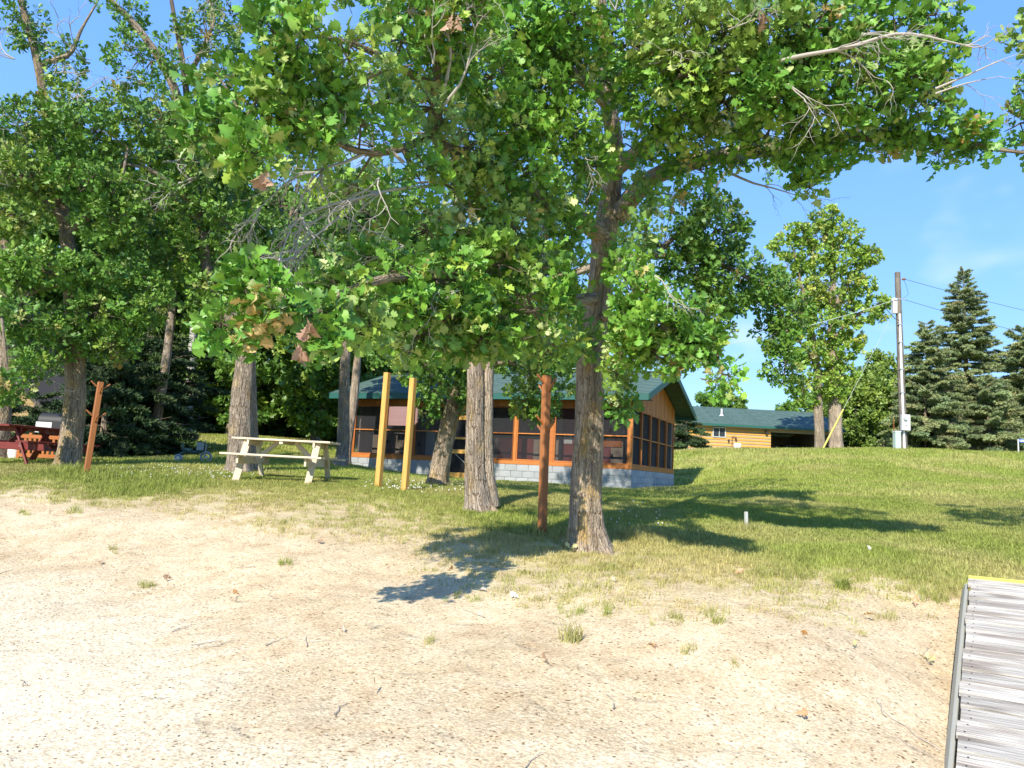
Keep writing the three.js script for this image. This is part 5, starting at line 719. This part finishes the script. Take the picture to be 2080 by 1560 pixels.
// ---- utility pole, boxes, guy wire, number sign
{
  const b = onGround(at(1836, 912, 36).x, 36, -0.1), top = at(1823, 554, 36), t = thing('utility_pole', 'weathered grey wooden utility pole with conduit and meter box', 'pole', b.toArray()), rel = (v) => v.clone().sub(b);
  const P = (f, off = 0, z = 0) => b.clone().lerp(top, f).add(V3(off, 0, z));
  const poleMat = barkMat(331, [0.50, 0.46, 0.42], [0.36, 0.33, 0.30], 0, 0.01), g = tube([b, P(0.3), P(0.7), top], [0.17, 0.16, 0.14, 0.125], 14, 0.03, 3); g.translate(...b.clone().negate().toArray()); part(t, 'post', g, poleMat); part(t, 'pole_cap', new THREE.CylinderGeometry(0.1, 0.13, 0.05, 14).translate(...rel(top).toArray()), poleMat);
  const put = (name, geo, mat, p) => { const m = part(t, name, geo, mat); m.position.copy(rel(p)); return m; };
  const c = tube([P(0, -0.07, 0.19), P(0.4, -0.07, 0.18), P(0.76, -0.05, 0.17)], [0.055, 0.055, 0.055], 8); c.translate(...b.clone().negate().toArray()); part(t, 'conduit', c, WHITE);
  for (const f of [0.32, 0.45, 0.6, 0.7]) put('conduit_clamp', boxGeo(0.16, 0.04, 0.14), STEEL, P(f, -0.07, 0.18));
  const mb = put('meter_box', boxGeo(0.38, 0.75, 0.18), GREYBOX, P(0.155, -0.05, 0.33)); part(mb, 'meter', new THREE.CylinderGeometry(0.085, 0.085, 0.1, 16).rotateX(Math.PI / 2).translate(-0.06, 0.17, 0.12), std(rgb(0.4, 0.42, 0.44), 0.15)); part(mb, 'latch', boxGeo(0.2, 0.02, 0.02, 0, -0.14, 0.1), STEEL);
  const wb = put('weatherhead', boxGeo(0.2, 0.62, 0.2), GREYBOX, P(0.80, -0.24, 0.05)); part(wb, 'hood', new THREE.SphereGeometry(0.15, 12, 8, 0, 6.283, 0, 1.57).translate(0, 0.32, 0), GREYBOX);
  const ins = put('insulator', new THREE.SphereGeometry(0.075, 10, 8).scale(1.5, 0.8, 0.8), std(rgb(0.22, 0.1, 0.07), 0.3), P(0.965, 0.3, 0)); part(ins, 'bracket', boxGeo(0.3, 0.03, 0.03, -0.2, 0, 0), STEEL);
  put('lower_bracket', boxGeo(0.5, 0.04, 0.06), STEEL, P(0.845, 0, 0.12));
  const dr = tube([P(0.72, -0.02, 0.2), P(0.73, -0.3, 0.2), P(0.78, -0.62, 0.1), P(0.81, -0.66, 0)], [0.018, 0.018, 0.018, 0.018], 6); dr.translate(...b.clone().negate().toArray()); part(t, 'drip_loop', dr, DARK);
  const jp = tube([P(0.96, 0.3, 0), P(0.93, 0.42, 0), P(0.88, 0.5, 0), P(0.85, 0.2, 0)], [0.008, 0.008, 0.008, 0.008], 5); jp.translate(...b.clone().negate().toArray()); part(t, 'jumper_wire', jp, DARK);
  const wire = (label, a, e, sag, r, mat) => { const pts = [...Array(17)].map((_, k) => { const f = k / 16; return a.clone().lerp(e, f).add(V3(0, -sag * 4 * f * (1 - f), 0)); }); single('power_line', tube(pts, pts.map(() => r), 5), mat, label, 'wire'); };
  const WIRE = std(rgb(0.09, 0.10, 0.11), 0.6), WW = std(rgb(0.55, 0.57, 0.58), 0.5);
  wire('upper dark power line from the pole top towards the spruces', P(0.965, 0.36, 0), at(2500, 700, 52), 0.5, 0.012, WIRE); wire('lower dark power line from the pole bracket towards the spruces', P(0.845, 0.22, 0.1), at(2500, 752, 52), 0.5, 0.012, WIRE);
  { const [px, pD] = pavPoint(6.5, 2.7); wire('pale service wire from the pole to the pavilion ridge', P(0.84, -0.24, 0.1), V3(px, PAV.y + 3.95, -pD), 0.4, 0.011, WW); }
  const an = onGround(at(1669, 906, 38.2).x, 38.2, -0.05), gtop = P(0.8, -0.12, 0), gt = thing('guy_wire', 'guy wire with a yellow guard running from the pole to the lawn', 'guy wire', an.toArray()); const gd = gtop.clone().sub(an);
  part(gt, 'cable', tube([V3(0, 0, 0), gd.clone().multiplyScalar(0.5), gd], [0.009, 0.009, 0.009], 5), WW); part(gt, 'guard', tube([gd.clone().multiplyScalar(0.0), gd.clone().multiplyScalar(0.15), gd.clone().multiplyScalar(0.3)], [0.05, 0.05, 0.045], 8), std(rgb(0.70, 0.60, 0.16), 0.5));
  const pb = onGround(at(1822, 912, 35.8).x, 35.8), pd = thing('cable_pedestal', 'pale green utility pedestal beside the pole', 'utility box', pb.toArray()); part(pd, 'cabinet', boxGeo(0.26, 0.82, 0.26, 0, 0.41, 0), std(rgb(0.45, 0.55, 0.50), 0.5)); part(pd, 'cap', boxGeo(0.29, 0.05, 0.29, 0, 0.845, 0), GREYBOX); const rp = part(pd, 'marker_rod', new THREE.CylinderGeometry(0.012, 0.012, 1.5, 6).translate(-0.05, 0.75, -0.17), STAIN2);
  const sb = onGround(at(2069, 925, 41).x, 41), sg = thing('number_sign', 'small blue number sign on a thin pale post', 'sign', sb.toArray()); part(sg, 'post', boxGeo(0.045, 1.0, 0.045, 0, 0.45, 0), WHITE); const bl = part(sg, 'plate', boxGeo(0.5, 0.2, 0.012, 0.26, 0.86, 0.03), std(rgb(0.05, 0.12, 0.42), 0.4));
  const cv = document.createElement('canvas'); cv.width = 256; cv.height = 96; const cx = cv.getContext('2d'); cx.fillStyle = '#2a4fa8'; cx.fillRect(0, 0, 256, 96); cx.fillStyle = '#f4f6ff'; for (const [bx, bw] of [[22, 14], [56, 44], [118, 34], [172, 48]]) { cx.fillRect(bx, 18, bw, 60); if (bw > 20) { cx.fillStyle = '#2a4fa8'; cx.fillRect(bx + 12, 34, bw - 24, 28); cx.fillStyle = '#f4f6ff'; } } const ct = new THREE.CanvasTexture(cv); ct.colorSpace = THREE.SRGBColorSpace; const face = part(bl, 'lettering', new THREE.PlaneGeometry(0.48, 0.18).translate(0.26, 0.86, 0.04), std(0xffffff, 0.4, { map: ct }));
}

// ---------------------------------------------------------------- grass, litter
const grassMat = new THREE.MeshPhysicalMaterial({ color: 0xffffff, roughness: 0.7, transmission: 0.3, thickness: 0, vertexColors: true, side: THREE.DoubleSide, specularIntensity: 0.25 });
function tuftGeo(seed, n, hgt, rad, wid, lean) {
  const R = rng(seed), pos = [], nor = [], col = [], idx = [];
  for (let k = 0; k < n; k++) {
    const a = R() * 6.283, r = rad * Math.sqrt(R()), x = Math.cos(a) * r, z = Math.sin(a) * r, h = hgt * lerp(0.5, 1.15, R()), b = R() * 6.283, l = lean * h * lerp(0.2, 1.2, R()), w = wid * lerp(0.7, 1.2, R()), c = Math.cos(b), s = Math.sin(b), t = lerp(0.85, 1.15, R()), o = pos.length / 3;
    for (const [f, ww] of [[0, 1], [0.55, 0.75], [1, 0]]) { const ox = c * l * f * f, oz = s * l * f * f, y = h * f * (1 - 0.15 * f); if (ww) pos.push(x + ox - s * w * ww, y, z + oz + c * w * ww, x + ox + s * w * ww, y, z + oz - c * w * ww); else pos.push(x + ox, y, z + oz); }
    for (let q = 0; q < 5; q++) { nor.push(-c * 0.4, 0.8, -s * 0.4); col.push(t, t, t); }
    idx.push(o, o + 1, o + 2, o + 1, o + 3, o + 2, o + 2, o + 3, o + 4);
  }
  const g = new THREE.BufferGeometry(); g.setAttribute('position', new THREE.Float32BufferAttribute(pos, 3)); g.setAttribute('normal', new THREE.Float32BufferAttribute(nor, 3)); g.setAttribute('color', new THREE.Float32BufferAttribute(col, 3)); g.setIndex(idx); g.computeVertexNormals(); return g;
}
function scatter(name, label, geos, list, mat = grassMat, category = 'grass') {
  geos.forEach((g, v) => { const mine = list.filter((_, i) => i % geos.length === v); if (!mine.length) return; const im = finish(new THREE.InstancedMesh(g, mat, mine.length)); im.name = numbered(name); tag(im, label, category, undefined, 'stuff'); const m = new THREE.Matrix4(), q = new THREE.Quaternion(); mine.forEach((e, k) => { q.setFromAxisAngle(UPV, e[3]); m.compose(V3(e[0], e[1], e[2]), q, V3(e[4], e[5] ?? e[4], e[4])); im.setMatrixAt(k, m); im.setColorAt(k, e[6]); }); scene.add(im); });
}
const inPavilion = (x, D) => { const dx = x - PAV.x, dD = D - PAV.D, s = dx * Math.cos(PAV.a) - dD * Math.sin(PAV.a), v = dx * Math.sin(PAV.a) + dD * Math.cos(PAV.a); return s > -0.05 && s < PAV.L + 0.05 && v > -0.03 && v < PAV.W + 0.1; };
function grassTone(x, D, R, c) { const d = sstep(0.35, 0.75, fbm(x * 0.55, D * 0.55, 61, 3)) * 0.55 + (1 - c) * 0.55 + (R() - 0.5) * 0.35, k = lerp(0.8, 1.2, R()), t = clamp(d); return rgb(lerp(0.31, 0.54, t) * k, lerp(0.37, 0.46, t) * k, lerp(0.075, 0.20, t) * k); }
{
  const R = rng(1234), near = [], mid = [], far = [];
  const spread = (n, d0, d1, out, sc, min) => { for (let k = 0; k < n; k++) { const D = Math.sqrt(lerp(d0 * d0, d1 * d1, R())), x = (R() * 2 - 1) * (D * 0.74 + 0.6), c = cover(x, D); if (R() > Math.max(0, c - min) * 1.3 || inPavilion(x, D)) continue; if (c < 0.6 && fbm(x * 2.6, D * 2.6, 71, 3) < 0.40 - c * 0.25) continue; const s = sc * lerp(0.7, 1.35, R()) * (c < 0.6 ? 0.85 : 1), h = s * lerp(0.75, 1.3, fbm(x * 0.8, D * 0.8, 81, 2) + R() * 0.3); out.push([x, ground(x, D) - 0.004, -D, R() * 6.283, s, h, grassTone(x, D, R, c)]); } };
  spread(82000, 5, 16, near, 1, 0); spread(34000, 16, 26, mid, 1.45, 0); spread(26000, 26, 42, far, 2.1, 0);
  const G = [1, 2, 3].map((k) => tuftGeo(k, 16, 0.055, 0.075, 0.0032, 0.8)), GF = [4, 5].map((k) => tuftGeo(k, 12, 0.05, 0.09, 0.0045, 0.7));
  scatter('lawn_grass', 'short sunlit grass thinning out onto the sand', G, near); scatter('lawn_grass', 'mown grass of the lawn in front of the pavilion', GF, mid); scatter('lawn_grass', 'mown grass on the rise below the garage', GF, far);
  const tall = [], TG = [11, 12, 13].map((k) => tuftGeo(k, 16, 0.2, 0.07, 0.0035, 0.75));
  const patch = (px, py, rx, ry, n, s) => { for (let k = 0; k < n; k++) { const a = R() * 6.283, q = Math.sqrt(R()), [x, D] = hit(px + Math.cos(a) * q * rx, py + Math.sin(a) * q * ry); if (inPavilion(x, D)) continue; const c = grassTone(x, D, R, 0.85); tall.push([x, ground(x, D) - 0.005, -D, R() * 6.283, s * lerp(0.7, 1.3, R()), s * lerp(0.6, 1.3, R()), c]); } };
  for (const [a, b, c, d, e, f] of [[300, 985, 110, 26, 150, 0.9], [180, 968, 60, 16, 70, 1.1], [120, 960, 60, 10, 50, 0.9], [420, 972, 60, 12, 50, 0.7], [1101, 1085, 30, 8, 26, 1], [1150, 1100, 30, 14, 30, 0.9], [1290, 1090, 60, 14, 60, 0.8], [1380, 1100, 60, 14, 50, 0.7], [1040, 1070, 60, 20, 50, 0.7], [890, 1000, 30, 8, 26, 0.7], [795, 996, 60, 8, 40, 0.7], [1515, 1080, 12, 5, 10, 0.9], [1710, 1195, 14, 8, 12, 0.9], [1160, 1305, 10, 6, 5, 0.9], [985, 1095, 12, 6, 8, 0.6], [580, 1148, 12, 6, 8, 0.5], [300, 1192, 18, 5, 10, 0.45], [150, 1042, 16, 5, 10, 0.6], [50, 1045, 16, 5, 8, 0.5], [230, 1122, 10, 6, 5, 0.5], [1450, 1255, 30, 14, 9, 0.6], [1260, 1160, 60, 16, 16, 0.6], [1190, 1245, 60, 14, 14, 0.55], [870, 1305, 10, 6, 4, 0.5], [1350, 1265, 40, 12, 8, 0.55], [1600, 1165, 80, 16, 40, 0.6], [1900, 1210, 40, 20, 30, 0.6], [640, 1060, 100, 40, 30, 0.45], [850, 1100, 90, 30, 26, 0.5], [1400, 1325, 16, 8, 4, 0.5], [1490, 1350, 10, 6, 3, 0.4], [940, 1220, 50, 14, 8, 0.45]]) patch(a, b, c, d, e, f);
  scatter('tall_grass', 'taller uncut grass in tufts round trunks and posts', TG, tall);
  // clover heads
  const clover = []; for (const [px, py, rx, ry, n] of [[350, 965, 140, 12, 70], [800, 992, 60, 10, 50], [880, 1000, 60, 8, 30], [1300, 1050, 60, 30, 20], [480, 968, 60, 10, 30]]) for (let k = 0; k < n; k++) { const [x, D] = hit(px + (R() * 2 - 1) * rx, py + (R() * 2 - 1) * ry); clover.push([x, ground(x, D) + 0.06 + R() * 0.03, -D, 0, 1, 1, rgb(0.72, 0.72, 0.66)]); }
  scatter('clover_flowers', 'white clover heads in the grass', [new THREE.IcosahedronGeometry(0.011, 0)], clover, std(0xffffff, 0.9), 'flowers');
  // pebbles and crumbs in the sand
  const peb = []; for (let k = 0; k < 9000; k++) { const D = lerp(3.3, 10.5, Math.pow(R(), 1.4)), x = (R() * 2 - 1) * (D * 0.72); if (cover(x, D) > 0.5) continue; const g = lerp(0.06, 0.36, R()); peb.push([x, ground(x, D) + 0.001, -D, R() * 6.283, lerp(0.25, 1.1, Math.pow(R(), 3)), undefined, rgb(g, g * 0.86, g * 0.7)]); }
  const pg = new THREE.IcosahedronGeometry(0.0065, 0); pg.scale(1.2, 0.6, 0.9); scatter('sand_crumbs', 'dark crumbs and pebbles strewn over the sand', [pg], peb, std(0xffffff, 0.9), 'pebbles');
  // fallen leaves and sticks, one by one
  const FL = [rgb(0.42, 0.25, 0.12), rgb(0.55, 0.30, 0.10), rgb(0.48, 0.45, 0.20), rgb(0.62, 0.55, 0.44), rgb(0.30, 0.20, 0.12)].map((c) => { const m = leafMat.clone(); m.color = c; m.transmission = 0.15; return m; });
  const words = ['brown', 'orange', 'yellow green', 'bleached pale', 'dark brown'];
  [[1330, 1322, 1, 'lying near the middle of the bare sand'], [1748, 1258, 1, 'in front of the dock end'], [1610, 1462, 0, 'lying beside bare twigs'], [1735, 1320, 2, ''], [1668, 1190, 2, ''], [490, 1215, 0, ''], [478, 1232, 3, ''], [100, 1050, 3, ''], [1055, 1220, 3, ''], [990, 1205, 3, ''], [1250, 1190, 3, ''], [1605, 1105, 3, ''], [1765, 1123, 3, ''], [830, 1128, 3, ''], [1630, 1300, 1, ''], [1560, 1170, 3, ''], [760, 1420, 0, ''], [1120, 1360, 0, ''], [905, 1165, 1, ''], [640, 1105, 4, ''], [560, 1080, 3, ''], [350, 1180, 4, ''], [205, 1145, 4, ''], [1490, 1170, 0, ''], [1860, 1240, 0, ''], [700, 1290, 3, '']].forEach(([px, py, c, extra]) => { const [x, D] = hit(px, py), m = finish(new THREE.Mesh(LEAVES.fine[Math.floor(R() * 4)], FL[c])); m.name = numbered('fallen_leaf'); m.applyMatrix4(basis(V3(R() - 0.5, 0.12, R() - 0.5).normalize(), R() * 6.283, 0.085 + R() * 0.04, V3(x, ground(x, D) + 0.018, -D))); tag(m, extra ? `${words[c]} fallen oak leaf ${extra}` : `${words[c]} fallen oak leaf lying on the sand`, 'leaf', 'fallen leaves on the sand'); scene.add(m); });
  { const [x, D] = hit(1885, 1352), t = thing('seedling', 'tiny oak seedling with yellow green leaves in the sand beside the dock', 'seedling', [x, ground(x, D), -D]); for (let k = 0; k < 4; k++) { const m = part(t, 'leaf', LEAVES.fine[k], FL[2]); m.applyMatrix4(basis(V3(Math.cos(k * 1.7), 0.5, Math.sin(k * 1.7)).normalize(), k, 0.075, V3(0, 0.03, 0))); } part(t, 'stem', tube([V3(0, -0.01, 0), V3(0, 0.04, 0)], [0.003, 0.002], 5), twigMat); }
  { const [x, D] = hit(1158, 1122), t = thing('seedling', 'yellow green oak sprout at the foot of the big oak', 'seedling', [x, ground(x, D), -D]); for (let k = 0; k < 5; k++) { const m = part(t, 'leaf', LEAVES.fine[k % 4], FL[2]); m.applyMatrix4(basis(V3(Math.cos(k * 1.4), 0.6, Math.sin(k * 1.4)).normalize(), k, 0.1, V3(0, 0.04, 0))); } part(t, 'stem', tube([V3(0, -0.01, 0), V3(0, 0.06, 0)], [0.004, 0.002], 5), twigMat); }
  [[620, 1305, 0.5], [1850, 1490, 0.7], [960, 1250, 0.55], [420, 1310, 0.35], [370, 1280, 0.3], [45, 1395, 0.3], [455, 1310, 0.3], [690, 1445, 0.35], [500, 1155, 0.35], [600, 1110, 0.3], [1240, 1430, 0.3], [1075, 1555, 0.45], [1885, 1325, 0.3], [10, 1165, 0.3], [555, 1310, 0.3], [770, 1275, 0.35], [1700, 1245, 0.35], [1790, 1445, 0.3]].forEach(([px, py, L], k) => { const [x, D] = hit(px, py), a = R() * 3.14, pts = [], rad = []; for (let i = 0; i <= 5; i++) { const f = (i / 5 - 0.5) * L * 0.6, xx = x + Math.cos(a) * f + (R() - 0.5) * 0.03, dd = D + Math.sin(a) * f + (R() - 0.5) * 0.03; pts.push(V3(xx, ground(xx, dd) + 0.006 + R() * 0.008, -dd)); rad.push(0.004 * (1.2 - i / 6)); } single('fallen_twig', tube(pts, rad, 5), twigMat, 'thin dark fallen twig lying on the bare sand', 'twig', 'twigs on the sand'); });
}

renderer.render(scene, camera);
